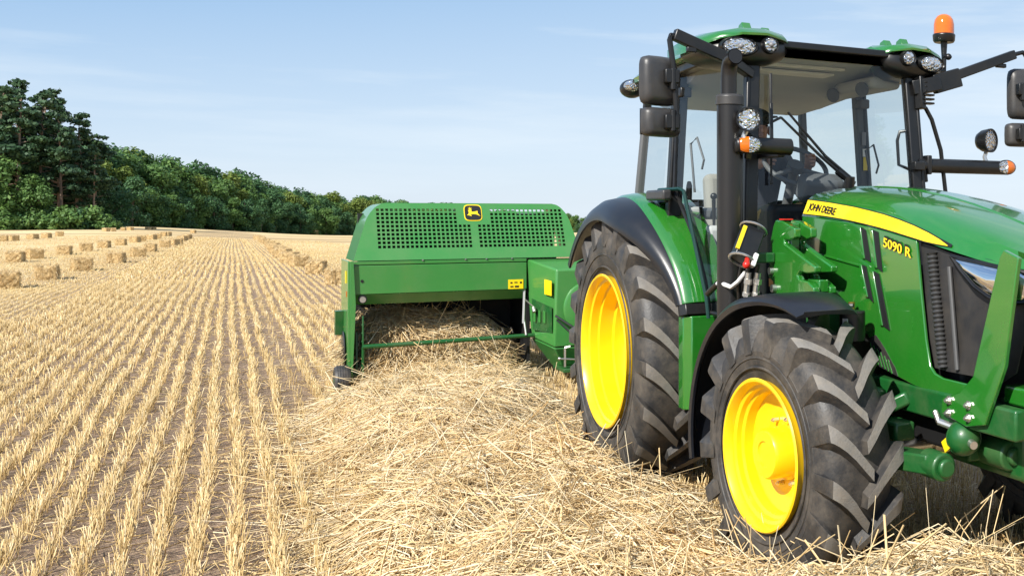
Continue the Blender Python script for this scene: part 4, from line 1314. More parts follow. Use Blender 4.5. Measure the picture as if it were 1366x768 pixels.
def A_(s, f): return Vector((s * (.555 - .07 * f), 5.85 + .10 * f, 1.05 + 1.43 * f))   # front post line
AB, AT = lambda s: A_(s, 0), lambda s: A_(s, 1)
BB, BT = lambda s: Vector((s * .70, 6.70, 1.25)), lambda s: Vector((s * .625, 6.72, 2.42))
CB, CT = lambda s: Vector((s * .60, 7.48, 1.70)), lambda s: Vector((s * .545, 7.44, 2.42))
for s in (-1, 1):
    m = TM(); m.bar(AB(s), AT(s), .075, .055, (0, 1, 0)); m.bar(AB(s) + Vector((s * .03, -.02, 0)), AT(s) + Vector((s * .03, -.02, 0)), .022, .03, (0, 1, 0)); m.build('front_post', BLACKP, cab, bevel=.008)
    m = TM(); m.bar(BB(s) - Vector((s * .03, 0, 0)), BT(s) - Vector((s * .03, 0, 0)), .085, .06, (0, 1, 0)); m.box(BT(s) + Vector((-s * .03, -.03, -.10)), (.07, .12, .06)); m.build('door_post', CABGREY if s > 0 else BLACKP, cab, bevel=.01)
    m = TM(); m.bar(CB(s), CT(s), .05, .05, (0, 1, 0)); m.build('rear_post', CABGREY, cab, bevel=.01)
    if s > 0:
        for k, (zz, hh, mt) in enumerate(((2.10, .085, DIAL), (2.01, .05, WHITEP), (1.94, .085, DECAL))):
            m = TM(); m.box((.622 - .064 * (zz - 1.9), 6.672, zz), (.030, .004, hh)); m.build('post_sticker', mt, cab)
    # door glass, following the fender at the rear lower corner
    def dp(y, z): return Vector((s * (.555 + .165 * (y - 5.85) - .0545 * (z - 1.05)), y, z))
    out = [dp(5.86, 1.06), dp(5.95, 2.46), dp(6.69, 2.42), dp(6.67, 1.76), dp(6.58, 1.66), dp(6.42, 1.48), dp(6.28, 1.24), dp(6.22, 1.08)]
    m = TM(); m.add(out, [list(range(len(out)))]); m.build('door_glass', GLASS, cab, smooth=0)
    m = TM(); m.tube(out + [out[0]], .013, 6, cap=False); m.build('door_frame', BLACKP, cab)
    q = [BB(s) + Vector((0, .03, .47)), BT(s) + Vector((0, .03, 0)), CT(s), CB(s)]
    m = TM(); m.add(q, [list(range(len(q)))]); m.build('side_glass', GLASS, cab, smooth=0)
    m = TM(); m.bar((s * .675, 6.70, 1.70), (s * .60, 7.48, 1.69), .05, .035); m.build('side_sill', BLACKP, cab, bevel=.006)
    # outside bits: hinge box, grab rail
    m = TM(); m.box((s * .73, 6.72, 1.725), (.055, .30, .06)); m.build('marker_housing', GREYP, cab, bevel=.014, seg=3)
    m = TM(); m.tube([(s * .70, 6.80, 1.757), (s * .675, 6.52, 1.759), (s * .67, 6.47, 1.745), (s * .635, 6.22, 1.16), (s * .63, 6.20, 1.05)], .011, 8); m.build('door_rail', simple('door_rail_paint', (.006, .035, .028), .35), cab)
    m = TM(); m.tube([(s * .575, 6.55, 1.74), (s * .585, 6.55, 1.86), (s * .58, 6.60, 2.02), (s * .58, 6.50, 2.05), (s * .57, 6.42, 1.92), (s * .57, 6.45, 1.87)], .007, 6); m.build('grab_handle', CABGREY, cab)
m = TM(); m.add([AB(-1) + Vector((.02, -.01, 0)), AT(-1) + Vector((.02, -.01, 0)), AT(1) + Vector((-.02, -.01, 0)), AB(1) + Vector((-.02, -.01, 0))], [(0, 1, 2, 3)]); m.build('windscreen', GLASS, cab, smooth=0)
m = TM(); m.add([CB(-1), CT(-1), CT(1), CB(1)], [(0, 1, 2, 3)]); m.build('rear_window', GLASS, cab, smooth=0)
m = TM(); m.bar((-.60, 7.50, 1.69), (.60, 7.50, 1.69), .05, .05); m.build('rear_sill', BLACKP, cab, bevel=.006)
m = TM(); m.box2((-.44, 5.86, .95), (.44, 5.90, 1.40)); m.box2((-.56, 5.9, .93), (.56, 7.3, 1.03)); m.build('cab_floor', DARK, cab, bevel=.01)
m = TM()
for s in (-1, 1): m.box2((s * .46, 6.72, 1.03), (s * .62, 7.45, 1.66))
m.box2((-.60, 7.42, 1.03), (.60, 7.49, 1.66)); m.build('rear_wall', BEIGE, cab, bevel=.02)

# roof
roof = empty('roof', (0, 0, 0), cab)
m = TM()
rr_ = []
for y, zt, w in ((5.93, 2.535, .54), (6.10, 2.548, .66), (6.4, 2.572, .69), (6.9, 2.580, .70), (7.3, 2.545, .69), (7.55, 2.49, .64)):
    zb = 2.475 - .0 * y
    zb = 2.515 if y < 6.05 else 2.475 - .04 * max(0, (y - 6.4)); e = .03
    half = [(0, zt), (.35, zt - .006), (w - .08, zt - .03), (w - .02, zt - .06), (w, min(zt - .08, zb + .03)), (w - .01, zb)]
    rr_.append([Vector((-a, y, z)) for a, z in half[::-1]] + [Vector((a, y, z)) for a, z in half[1:]])
m.loft(rr_); m.build('roof_panel', GREEN, roof, smooth=45)
m = TM()
for s in (-1, 1):
    m.bar((s * .615, 6.05, 2.455), (s * .62, 7.45, 2.425), .08, .05)
m.bar((-.57, 7.48, 2.425), (.57, 7.48, 2.425), .06, .06); m.build('roof_rail', BLACKP, roof, bevel=.008)
m = TM(); m.bar((-.42, 5.915, 2.520), (.42, 5.915, 2.520), .05, .04); m.build('roof_header', BLACKP, roof, bevel=.008)
m = TM()
lr = []
for y, z, w in ((5.96, 2.470, .48), (6.20, 2.455, .52), (6.55, 2.42, .56), (6.62, 2.365, .57), (7.1, 2.325, .57), (7.36, 2.295, .52), (7.44, 2.33, .50)):
    lr.append([Vector((-w, y, 2.468)), Vector((-w, y, z + .02)), Vector((-w + .05, y, z)), Vector((w - .05, y, z)), Vector((w, y, z + .02)), Vector((w, y, 2.468))])
m.loft(lr); m.build('roof_liner', BEIGE, roof, bevel=.006, smooth=40)
m = TM()
m.box((-.10, 6.16, 2.450), (.56, .05, .014)); m.box((-.10, 6.34, 2.435), (.56, .14, .014)); m.build('roof_window', WHITEP, roof, bevel=.004)
m = TM(); m.box((.44, 6.45, 2.39), (.20, .70, .075)); m.build('air_console', BEIGE, roof, bevel=.03, seg=3)
for yy in (6.30, 6.66):
    m = TM(); M = Matrix.Translation((.335, yy - .1, 2.355)) @ Matrix.Rotation(math.radians(-20), 4, 'Y') @ Matrix.Rotation(math.radians(28), 4, 'Z')
    m.lathe([(-.02, .044), (-.012, .044), (-.012, .034), (-.006, .034), (-.008, .012), (-.016, .010), (.02, .010)], M, 24); m.build('air_vent', CABGREY, roof)
for s in (-1, 1):   # lamp pods on the front corners
    pod = empty('lamp_pod', (0, 0, 0), roof)
    m = TM()
    pr = []
    for x, y0, y1, z0, z1 in ((.29, 5.93, 6.03, 2.47, 2.525), (.33, 5.88, 6.12, 2.43, 2.545), (.42, 5.855, 6.2, 2.395, 2.55), (.54, 5.86, 6.25, 2.385, 2.545), (.66, 5.90, 6.28, 2.40, 2.53), (.735, 5.97, 6.3, 2.43, 2.51), (.76, 6.06, 6.28, 2.455, 2.50)):
        yc, zc, ry, rz = (y0 + y1) / 2, (z0 + z1) / 2, (y1 - y0) / 2, (z1 - z0) / 2
        ring = []
        for k in range(20):
            a = math.tau * k / 20; ca, sa = math.cos(a), math.sin(a)
            ring.append(Vector((s * x, yc + ry * math.copysign(abs(ca) ** .55, ca), zc + rz * math.copysign(abs(sa) ** .6, sa))))
        pr.append(ring)
    m.loft(pr); m.build('pod_shell', BLACKP, pod, smooth=60)
    m = TM(); pr = []
    for x, y0, y1, z in ((.275, 5.92, 6.1, 2.530), (.33, 5.865, 6.3, 2.550), (.45, 5.835, 6.45, 2.566), (.58, 5.85, 6.5, 2.562), (.68, 5.90, 6.5, 2.540), (.76, 5.98, 6.45, 2.505), (.79, 6.1, 6.4, 2.485)):
        pr.append([Vector((s * x, y0, z - .018)), Vector((s * x, y0 - .002, z - .006)), Vector((s * x, y0 + .04, z + .022)), Vector((s * x, (y0 + y1) / 2, z + .045)), Vector((s * x, y1, z + .03)), Vector((s * x, y1, z - .018))])
    m.loft(pr); m.build('pod_cover', GREEN, pod, smooth=50)
    m = TM(); M = Matrix.Translation((s * .592, 5.872, 2.482)) @ Matrix.Rotation(math.radians(s * 10), 4, 'Z') @ Matrix.Rotation(math.radians(90), 4, 'Z') @ Matrix.Diagonal((1, 2.0, 1, 1))
    m.lathe([(-.028, .0001), (-.026, .030), (-.018, .041), (0, .044), (.03, .044)], M, 32); m.build('work_lamp', LENS, pod, smooth=60)
    for tx, ty, tz_ in ((s * .592, 5.846, 2.482), (s * .428, 5.828, 2.500)):
        m = TM(); m.ball((tx, ty, tz_), (.013, .012, .013), 12, 8); m.build('lamp_bulb', DIAL, pod)
    m = TM(); m.lathe([(-.012, .044), (-.022, .047), (.0, .052), (.03, .052), (.03, .044)], M, 32); m.build('lamp_ring', BLACKP, pod)
    m = TM(); M2 = Matrix.Translation((s * .428, 5.850, 2.500)) @ Matrix.Rotation(math.radians(90), 4, 'Z')
    m.lathe([(-.022, .0001), (-.020, .028), (-.012, .037), (.03, .039)], M2, 28); m.build('round_lamp', LENS, pod, smooth=60)
    m = TM(); m.lathe([(-.012, .039), (-.018, .043), (.0, .047), (.03, .047), (.03, .039)], M2, 28); m.build('lamp_ring', BLACKP, pod)
    m = TM(); m.prism([(s * .47, 5.98, 2.595), (s * .47, 6.06, 2.595), (s * .47, 6.05, 2.625), (s * .47, 6.01, 2.638)], (s * .05, 0, 0)); m.build('roof_lug', GREEN, pod, bevel=.004); m = TM(); m.prism([(s * .36, 5.98, 2.585), (s * .36, 6.06, 2.585), (s * .36, 6.05, 2.61), (s * .36, 6.01, 2.62)], (s * .045, 0, 0)); m.build('roof_lug', GREEN, pod, bevel=.004)
    # rear corner lamp
    m = TM(); m.ball((s * .66, 7.43, 2.415), (.075, .09, .06)); m.build('rear_lamp_shell', BLACKP, roof)
    m = TM(); m.ball((s * .675, 7.37, 2.425), (.056, .06, .036)); m.build('rear_lamp', LENS, roof)

# cab interior
m = TM(); m.box((0, 7.02, 1.37), (.48, .46, .12)); m.box((0, 7.26, 1.60), (.46, .11, .56), Matrix.Rotation(math.radians(-8), 3, 'X')); m.box((0, 7.30, 1.98), (.26, .08, .16)); m.box((0, 7.05, 1.13), (.3, .3, .22))
m.build('seat', SEATC, cab, bevel=.04, seg=3)
m = TM(); m.box((-.42, 6.85, 1.40), (.16, .62, .30)); m.box((.42, 6.85, 1.40), (.16, .62, .30)); m.build('side_console', BEIGE, cab, bevel=.03, seg=3)
m = TM(); m.box((-.36, 6.75, 1.62), (.09, .34, .07)); m.build('armrest', CABGREY, cab, bevel=.02)
m = TM(); m.tube([(-.43, 6.62, 1.55), (-.44, 6.60, 1.70)], [.008, .012], 8); m.ball((-.44, 6.60, 1.72), .02); m.tube([(-.47, 6.72, 1.55), (-.48, 6.70, 1.66)], [.008, .012], 8); m.tube([(-.585, 6.62, 1.70), (-.585, 6.61, 1.78), (-.59, 6.60, 1.80)], [.02, .018, .012], 8); m.build('lever', BLACKP, cab)
m = TM(); m.box((0, 6.12, 1.36), (.70, .28, .62)); m.build('dashboard', DARK, cab, bevel=.04, seg=3)
m = TM(); m.box((.06, 6.22, 1.76), (.26, .14, .16), Matrix.Rotation(math.radians(25), 3, 'X')); m.build('instrument_hood', CABGREY, cab, bevel=.035, seg=3)
sw = empty('steering_wheel', (0, 6.42 - 6.06, 1.90), cab); sw.rotation_euler = (math.radians(38), 0, 0)
m = MB(); m.tube([(.19 * math.cos(a), .19 * math.sin(a), 0) for a in [math.tau * k / 32 for k in range(33)]], .015, 10, cap=False); m.build('wheel_ring', CABGREY, sw, smooth=60)
m = MB()
for a in (90, 210, 330): m.tube([(0, 0, -.02), (.19 * math.cos(math.radians(a)), .19 * math.sin(math.radians(a)), 0)], [.02, .012], 8)
m.tube([(0, 0, -.03), (0, 0, .015)], .05, 20); m.tube([(0, .0, -.03), (0, -.06, -.32)], .03, 12); m.build('wheel_hub', CABGREY, sw)
m = TM(); m.box((0, 7.03, .98), (.34, .2, .02)); m.build('floor_mat', DARK, cab)

# wipers
m = TM()
for dz, x1, z1 in ((0, -.34, 2.13), (.03, -.30, 2.16)):
    m.tube([(.05 + dz, 5.86, 1.80), (-.12 + dz, 5.87, 1.93), (x1, 5.90, z1)], [.011, .009, .007], 8)
m.tube([(.05, 5.86, 1.75), (.05, 5.85, 1.82)], .03, 12); m.tube([(.08, 5.86, 1.78), (-.02, 5.865, 1.85)], .02, 8)
m.build('wiper_arm', BLACKP, cab)
m = TM(); m.bar((-.40, 5.90, 2.36), (-.415, 5.86, 1.77), .012, .016); m.bar((-.405, 5.885, 2.20), (-.41, 5.865, 1.92), .016, .03); m.tube([(-.34, 5.90, 2.13), (-.405, 5.88, 2.10)], .008, 6); m.build('wiper_blade', BLACKP, cab, bevel=.002)

# mirrors
for s in (-1, 1):
    mi = empty('mirror_assembly', (0, 0, 0), tractor)
    xa = s * .53 if s < 0 else .50
    m = TM()
    if s < 0:
        m.bar((-.50, 5.93, 2.35), (-.66, 5.86, 2.415), .05, .05); m.bar((-.63, 5.87, 2.405), (-.95, 5.85, 2.51), .045, .06); m.tube([(-.94, 5.85, 2.502), (-.965, 5.85, 2.505), (-.972, 5.85, 2.48), (-.955, 5.85, 2.36), (-.935, 5.84, 2.05)], .014, 10)
        m.box((-.86, 5.85, 2.44), (.05, .03, .03))
    else:
        m.bar((.50, 5.93, 2.34), (.66, 5.88, 2.375), .09, .085); m.bar((.62, 5.88, 2.365), (.80, 5.88, 2.42), .05, .11); m.bar((.78, 5.88, 2.43), (1.20, 5.87, 2.585), .05, .055); m.tube([(1.18, 5.87, 2.58), (1.27, 5.87, 2.605), (1.30, 5.87, 2.57), (1.30, 5.87, 2.16)], .014, 10)
        m.box((1.10, 5.87, 2.51), (.07, .03, .025))
        for k in range(6): m.box((.585, 5.885, 2.255 + .024 * k), (.07, .05, .012))
        m.bar((.54, 5.89, 2.22), (.535, 5.90, 2.41), .05, .05)
    m.build('mirror_arm', BLACKP, mi, bevel=.006)
    cx = -1.01 if s < 0 else 1.29; zo = 0 if s < 0 else .075
    for z, hz, w, nm in ((2.278, .245, .20, 'main_mirror'), (2.072, .145, .21, 'wide_mirror')):
        m = TM(); rz_ = Matrix.Rotation(math.radians(s * -14), 3, 'Z'); z += zo
        if s > 0: z, hz = (z + .0, .31) if nm == 'main_mirror' else (z - .045, hz)
        pr = []
        for d, k in ((.03, 1.0), (.0, 1.0), (-.022, .90), (-.034, .70)):
            ring = []
            for q_ in range(24):
                a = math.tau * q_ / 24; ca, sa = math.cos(a), math.sin(a)
                ring.append(Vector((cx + (0 if nm == 'main_mirror' else -s * .012), 5.89, z)) + rz_ @ Vector((w / 2 * k * math.copysign(abs(ca) ** .35, ca), d, hz / 2 * k * math.copysign(abs(sa) ** .35, sa))))
            pr.append(ring)
        m.loft(pr); mo = m.build(nm, GREYP, mi, smooth=40)
        m = TM(); m.box(Vector((cx - s * .045, 5.845, z + .02 if nm == 'main_mirror' else z)), (.075, .045, .07)); m.tube([(cx - s * .05, 5.835, z - .05), (cx - s * .05, 5.835, z + .06)], .016, 10); m.build('mirror_clamp', BLACKP, mo, bevel=.006)
        m = TM(); m.box(Vector((cx, 5.89, z)) + rz_ @ Vector((0, .031, 0)), (w * .9, .003, hz * .9), rz_); m.build('mirror_face', CHROME, mo)

# side lamp bars
def lamp_bar(s, x0, x1, y, z):
    e = empty('lamp_bar', (0, 0, 0), tractor)
    m = TM()
    pts = [(x0, y, z), (x1 - s * .015, y, z), (x1, y, z)]
    pr = []
    for (x, k) in ((x0, 1), (x1 - s * .03, 1), (x1 - s * .008, .9), (x1, .7)):
        pr.append([Vector((x, y + .036 * k * math.cos(a), z + .042 * k * math.sin(a))) for a in [math.tau * q_ / 24 for q_ in range(24)]])
    m.loft(pr); m.build('bar_housing', BLACKP, e, smooth=50)
    xc = x1 - s * .062
    M = Matrix.Translation((xc, y - .028, z + .002)) @ Matrix.Rotation(math.radians(-16 if s < 0 else -6), 4, 'Z')
    def half(x0_, x1_):
        mm = TM(); vs = []; fs = []
        n1, n2 = 10, 8
        for i in range(n1 + 1):
            u = x0_ + (x1_ - x0_) * i / n1
            hgt = .039 * math.sqrt(max(1e-4, 1 - (u / .062) ** 2))
            for j in range(n2 + 1):
                v = -1 + 2 * j / n2
                vs.append(Vector((u, -.026 * math.sqrt(max(0, 1 - (u / .064) ** 2) * max(0, 1 - .8 * v * v)), hgt * v)))
        for i in range(n1):
            for j in range(n2):
                a = i * (n2 + 1) + j; fs.append((a, a + 1, a + n2 + 2, a + n2 + 1))
        mm.add(vs, fs, M); return mm
    o_, c_ = ((-.062, .0), (.0, .062)) if s < 0 else ((.0, .062), (-.062, .0))
    half(*o_).build('indicator_lens', ORANGE, e, smooth=60); half(*c_).build('position_lens', LENS, e, smooth=60)
    m = TM(); m.tube([M @ Vector((.063 * math.cos(a), -.001, .041 * math.sin(a))) for a in [math.tau * k / 28 for k in range(29)]], .005, 6, cap=False); m.build('lens_bezel', BLACKP, e)
    return e


def work_lamp(x, y, z, r, yaw, label=None):
    e = empty('side_work_lamp', (0, 0, 0), tractor)
    M = Matrix.Translation((x, y, z)) @ Matrix.Rotation(math.radians(90 + yaw), 4, 'Z')
    m = TM(); m.lathe([(.085, .0001), (.080, r * .40), (.066, r * .72), (.036, r * .96), (.0, r * 1.03), (-.012, r * 1.06), (-.022, r * 1.06), (-.022, r * .93), (-.01, r * .92)], M, 32); m.build('lamp_shell', BLACKP, e, smooth=50)
    m = TM(); m.lathe([(-.026, .0001), (-.024, r * .5), (-.014, r * .93), (-.008, r * .93)], M, 32); m.build('lamp_lens', LENS, e, smooth=60)
    m = TM(); m.tube([(x, y + .02, z - r * .9), (x - .015, y + .02, z - r * 1.45), (x - .01, y + .01, z - r * 1.85)], .013, 8); m.build('lamp_foot', STEEL, e)


lamp_bar(-1, -.40, -.705, 5.66, 1.957)
lamp_bar(1, .52, 1.205, 5.90, 1.897)
work_lamp(-.652, 5.62, 2.082, .058, -14)
work_lamp(1.03, 5.90, 2.058, .068, 20)
m = TM(); m.bar((-.46, 5.93, 1.93), (-.44, 5.68, 1.93), .04, .05); m.bar((-.62, 5.70, 1.89), (-.62, 5.67, 2.02), .03, .03); m.build('lamp_mount', BLACKP, tractor, bevel=.006); m = TM(); m.box((.50, 5.86, 1.89), (.07, .06, .05)); m.tube([(.56, 5.89, 1.89), (.57, 5.89, 1.80)], .018, 10); m.box((.585, 5.89, 1.90), (.03, .06, .11)); m.build('lamp_mount', BLACKP, tractor, bevel=.006)
# rear-view stay tube beside the far front post
m = TM(); m.tube([(.53, 5.90, 2.25), (.58, 5.90, 2.228), (.622, 5.90, 2.165), (.685, 5.90, 1.99), (.722, 5.90, 1.72)], .013, 10); m.tube([(.50, 5.93, 2.10), (.44, 5.96, 2.09), (.43, 5.97, 2.04), (.44, 5.97, 1.90), (.50, 5.93, 1.87)], .010, 8); m.build('stay_tube', BLACKP, tractor)

# beacon
bc = empty('beacon', (0, 0, 0), tractor)
m = TM(); m.tube([(.60, 5.96, 2.44), (.775, 6.0, 2.47), (.775, 6.0, 2.56), (.775, 6.0, 2.645)], [.016, .016, .016, .022], 12); m.ball((.80, 5.99, 2.555), .02); m.tube([(.76, 5.99, 2.555), (.82, 5.99, 2.555)], .009, 8); m.build('beacon_post', BLACKP, bc)
m = TM(); m.lathe([(0, .058), (.012, .066), (.045, .069), (.052, .063)], Matrix.Translation((.775, 6.0, 2.638)) @ Matrix.Rotation(math.radians(-90), 4, 'Y'), 28); m.build('beacon_base', BLACKP, bc, bevel=.003)
m = TM(); m.lathe([(.0, .062), (.055, .062), (.085, .056), (.106, .042), (.117, .022), (.119, .0001)], Matrix.Translation((.775, 6.0, 2.689)) @ Matrix.Rotation(math.radians(-90), 4, 'Y'), 28); m.build('beacon_dome', ORANGE, bc, smooth=60)

# step and dark under-cab
m = TM()
for s in (-1, 1):
    m.box2((s * .48, 5.95, .50), (s * .60, 6.22, .53)); m.box2((s * .48, 5.95, .72), (s * .60, 6.22, .75)); m.bar((s * .50, 6.22, .50), (s * .50, 6.22, .95), .03, .03)
m.box2((-.42, 5.7, .62), (.42, 6.3, .95)); m.build('cab_step', BLACKP, tractor, bevel=.006)
m = TM(); m.tube([(0, 7.4, .55), (0, 8.6, .48)], .03, 10); m.box2((-.05, 7.3, .42), (.05, 8.3, .47)); m.build('drawbar', CAST, tractor, bevel=.01)

# ---- driver
def driver():
    base = (3.1, 7.0, 1.45)
    J = {'pel': (0, 0, .06), 'wa': (0, .02, .26), 'ch': (0, .04, .44), 'ne': (0, .0, .60), 'he': (0, -.03, .71), 'top': (0, -.02, .80)}
    E_ = [('pel', 'wa'), ('wa', 'ch'), ('ch', 'ne'), ('ne', 'he'), ('he', 'top')]
    Rd = {'pel': .15, 'wa': .135, 'ch': .155, 'ne': .058, 'he': .088, 'top': .065}
    for s, n in ((-1, 'r'), (1, 'l')):
        J['sh' + n] = (s * .19, .03, .50); J['el' + n] = (s * .25, -.16, .30); J['wr' + n] = (s * .16, -.42, .46); J['ha' + n] = (s * .15, -.50, .49)
        J['hp' + n] = (s * .10, -.02, .05); J['kn' + n] = (s * .16, -.42, .06); J['an' + n] = (s * .16, -.52, -.30); J['to' + n] = (s * .16, -.66, -.33)
        Rd.update({'sh' + n: .07, 'el' + n: .048, 'wr' + n: .03, 'ha' + n: .034, 'hp' + n: .095, 'kn' + n: .065, 'an' + n: .045, 'to' + n: .04})
        E_ += [('ch', 'sh' + n), ('sh' + n, 'el' + n), ('el' + n, 'wr' + n), ('wr' + n, 'ha' + n), ('pel', 'hp' + n), ('hp' + n, 'kn' + n), ('kn' + n, 'an' + n), ('an' + n, 'to' + n)]
        hx, hy, hz = J['ha' + n]
        for k in range(4):
            a = 'f%d' % k + n; b_ = 'g%d' % k + n; c_ = 'h%d' % k + n; L_ = (.9, 1, .95, .8)[k]
            J[a] = (hx + s * (.0), hy - .03, hz + .03 - .019 * k); J[b_] = (hx - s * .02 * L_, hy - .055 * L_, hz + .032 - .020 * k); J[c_] = (hx - s * .045 * L_, hy - .045, hz + .030 - .020 * k)
            Rd.update({a: .010, b_: .009, c_: .008}); E_ += [('ha' + n, a), (a, b_), (b_, c_)]
        J['t1' + n] = (hx - s * .03, hy + .01, hz + .03); J['t2' + n] = (hx - s * .05, hy - .015, hz + .035); Rd.update({'t1' + n: .011, 't2' + n: .009}); E_ += [('ha' + n, 't1' + n), ('t1' + n, 't2' + n)]
    names = list(J)
    me = bpy.data.meshes.new('person'); me.from_pydata([J[k] for k in names], [(names.index(a), names.index(b_)) for a, b_ in E_], [])
    o = bpy.data.objects.new('person', me); C.objects.link(o)
    md = o.modifiers.new('skin', 'SKIN'); md.use_smooth_shade = True
    for i, k in enumerate(names):
        sv = me.skin_vertices[0].data[i]; sv.radius = (Rd[k], Rd[k] * (.8 if k in ('wa', 'ch', 'pel') else 1)); sv.use_root = (k == 'pel')
    o.modifiers.new('sub', 'SUBSURF').levels = 1
    dg = bpy.context.evaluated_depsgraph_get()
    nm = bpy.data.meshes.new_from_object(o.evaluated_get(dg))
    bpy.data.objects.remove(o)
    nm.materials.clear(); nm.materials.append(CLOTH); nm.materials.append(SKIN)
    for p in nm.polygons:
        c = p.center
        p.material_index = 1 if (c.z > .60 and abs(c.x) < .12 and c.y > -.2) or (c.y < -.43 and c.z > .35) else 0
    nm.shade_smooth()
    b_ = mesh_obj('person', nm, loc=base)
    tag(b_, 'driver in a dark jacket and cap seated behind the wheel', 'person')
    m = MB(); m.ball((0, -.02, .775), (.092, .105, .065)); m.box((0, -.14, .775), (.14, .10, .012)); m.build('cap', CAPM, b_, bevel=.004)
    m = MB(); m.ball((0, -.122, .695), (.014, .022, .022), 8, 6); m.ball((0, -.10, .665), (.028, .014, .008), 8, 6)
    for s in (-1, 1): m.ball((s * .088, -.02, .70), (.012, .025, .03), 8, 6)
    m.build('nose_and_ears', SKIN, b_)
    m = MB()
    for s in (-1, 1): m.ball((s * .032, -.108, .722), (.012, .008, .006), 8, 6); m.box((s * .032, -.112, .738), (.035, .008, .006))
    m.build('eyes', DARK, b_)


driver()


# ------------------------------------------------------------------ baler
B0 = (2.1, 12.4, 0.0)
baler = empty('square_baler', (2.137, 12.4, 0.015))
baler.scale = (0.921, 1, 1)
tag(baler, 'green towed square baler with perforated hood, gathering straw behind the tractor', 'baler')


def BMB(): return MB(B0)


# perforated hood, leaning back
def hp(x, v, d=0.0): return Vector((x, 11.45 + .55 * v + d, 1.19 + v))


hood_b = empty('baler_hood', (0, 0, 0), baler)
m = BMB()
v0, v1 = .10, .475
rows = 10
bays = ((1.30, 2.185, 21), (2.245, 3.125, 20))
cellh = (v1 - v0) / rows


def outline(v):
    """left and right edge of the hood at height v"""
    l = 1.085 + .14 * (v / .40); r = 3.275 - .08 * (v / .36)
    if v > .34:
        f = min(1, (v - .34) / .18); l += .13 * (1 - math.sqrt(max(0, 1 - f * f))); r -= .12 * (1 - math.sqrt(max(0, 1 - f * f)))
    return l, r


vs_ = [0.0, v0] + [v0 + cellh * k for k in range(1, rows + 1)] + [.49, .505, .515, .52]
for a, b_ in zip(vs_[:-1], vs_[1:]):
    la, ra = outline(a); lb_, rb_ = outline(b_)
    holes = a >= v0 - 1e-6 and b_ <= v1 + 1e-6
    xs = [None]
    if not holes:
        m.add([hp(la, a), hp(ra, a), hp(rb_, b_), hp(lb_, b_)], [(0, 1, 2, 3)]); continue
    m.add([hp(la, a), hp(bays[0][0], a), hp(bays[0][0], b_), hp(lb_, b_)], [(0, 1, 2, 3)])
    m.add([hp(bays[0][1], a), hp(bays[1][0], a), hp(bays[1][0], b_), hp(bays[0][1], b_)], [(0, 1, 2, 3)])
    m.add([hp(bays[1][1], a), hp(ra, a), hp(rb_, b_), hp(bays[1][1], b_)], [(0, 1, 2, 3)])
    for x0, x1, nc in bays:
        cw = (x1 - x0) / nc
        for k in range(nc):
            xa, xb = x0 + cw * k, x0 + cw * (k + 1)
            solid = b_ > .36 and xb > 2.08 and xa < 2.36
            o4 = [hp(xa, a), hp(xb, a), hp(xb, b_), hp(xa, b_)]
            if solid: m.add(o4, [(0, 1, 2, 3)]); continue
            g, h_ = cw * .18, cellh * .18
            i4 = [hp(xa + g, a + h_), hp(xb - g, a + h_), hp(xb - g, b_ - h_), hp(xa + g, b_ - h_)]
            m.add(o4 + i4, [(0, 1, 5, 4), (1, 2, 6, 5), (2, 3, 7, 6), (3, 0, 4, 7)])
ph = m.build('perforated_panel', GREEN_B, hood_b, smooth=0, weld=True)
sd = ph.modifiers.new('sheet', 'SOLIDIFY'); sd.thickness = .006; sd.offset = 1
# rolled edge and shell behind
m = BMB()
prof = [outline(v) for v in vs_]
def edge_strip(pts, dy):
    n_ = len(pts); m.add([p for p in pts] + [p + Vector((0, dy, 0)) for p in pts], [(i, i + 1, n_ + i + 1, n_ + i) for i in range(n_ - 1)])
edge_strip([hp(outline(v)[0], v, .001) for v in vs_], .75)
edge_strip([hp(outline(v)[1], v, .001) for v in vs_], .75)
l, r = outline(.52)
m.add([hp(l, .52, .001), hp(r, .52, .001), hp(r, .52, .75), hp(l, .52, .75)], [(0, 1, 2, 3)])
hs = m.build('hood_shell', GREEN_B, hood_b, smooth=0)
sd = hs.modifiers.new('sheet', 'SOLIDIFY'); sd.thickness = .006
m = BMB(); m.box2((1.2, 12.25, .75), (3.2, 12.3, 1.62)); m.box2((1.3, 11.8, 1.0), (3.1, 12.2, 1.22)); m.build('knotter_housing', DARK, hood_b)
# emblem: black badge, yellow rim, leaping stag
def badge(m, w, h, d):
    pts = []
    for k in range(32):
        a = math.tau * k / 32; ca, sa = math.cos(a), math.sin(a)
        pts.append((2.215 + w * math.copysign(abs(ca) ** .45, ca), .435 + h * math.copysign(abs(sa) ** .45, sa)))
    P_ = [hp(x, v, -d) for x, v in pts]; m.prism(P_, (0, .004, -.002))
em = empty('emblem', (0, 0, 0), hood_b)
m = BMB(); badge(m, .088, .078, .012); m.build('badge_rim', DECAL, em)
m = BMB(); badge(m, .080, .070, .015); m.build('badge_field', DARK, em)
stag = [(-.062, -.020), (-.050, -.012), (-.040, .004), (-.044, .018), (-.048, .030), (-.036, .026), (-.038, .040), (-.046, .050), (-.034, .046), (-.028, .058), (-.022, .046), (-.010, .050), (-.016, .038), (-.012, .028), (-.016, .018), (-.004, .012), (.014, .014), (.032, .018), (.044, .022), (.046, .012), (.044, .0), (.058, -.018), (.070, -.030), (.052, -.022), (.040, -.016), (.026, -.012), (.006, -.010), (-.012, -.012), (-.024, -.016), (-.014, -.030), (-.030, -.026), (-.042, -.022)]
m = BMB(); P_ = [hp(2.215 + x * 1.0, .432 + v * 1.0, -.018) for x, v in stag]; m.prism(P_, (0, .003, -.001)); m.build('stag_mark', DECAL, em, smooth=0)
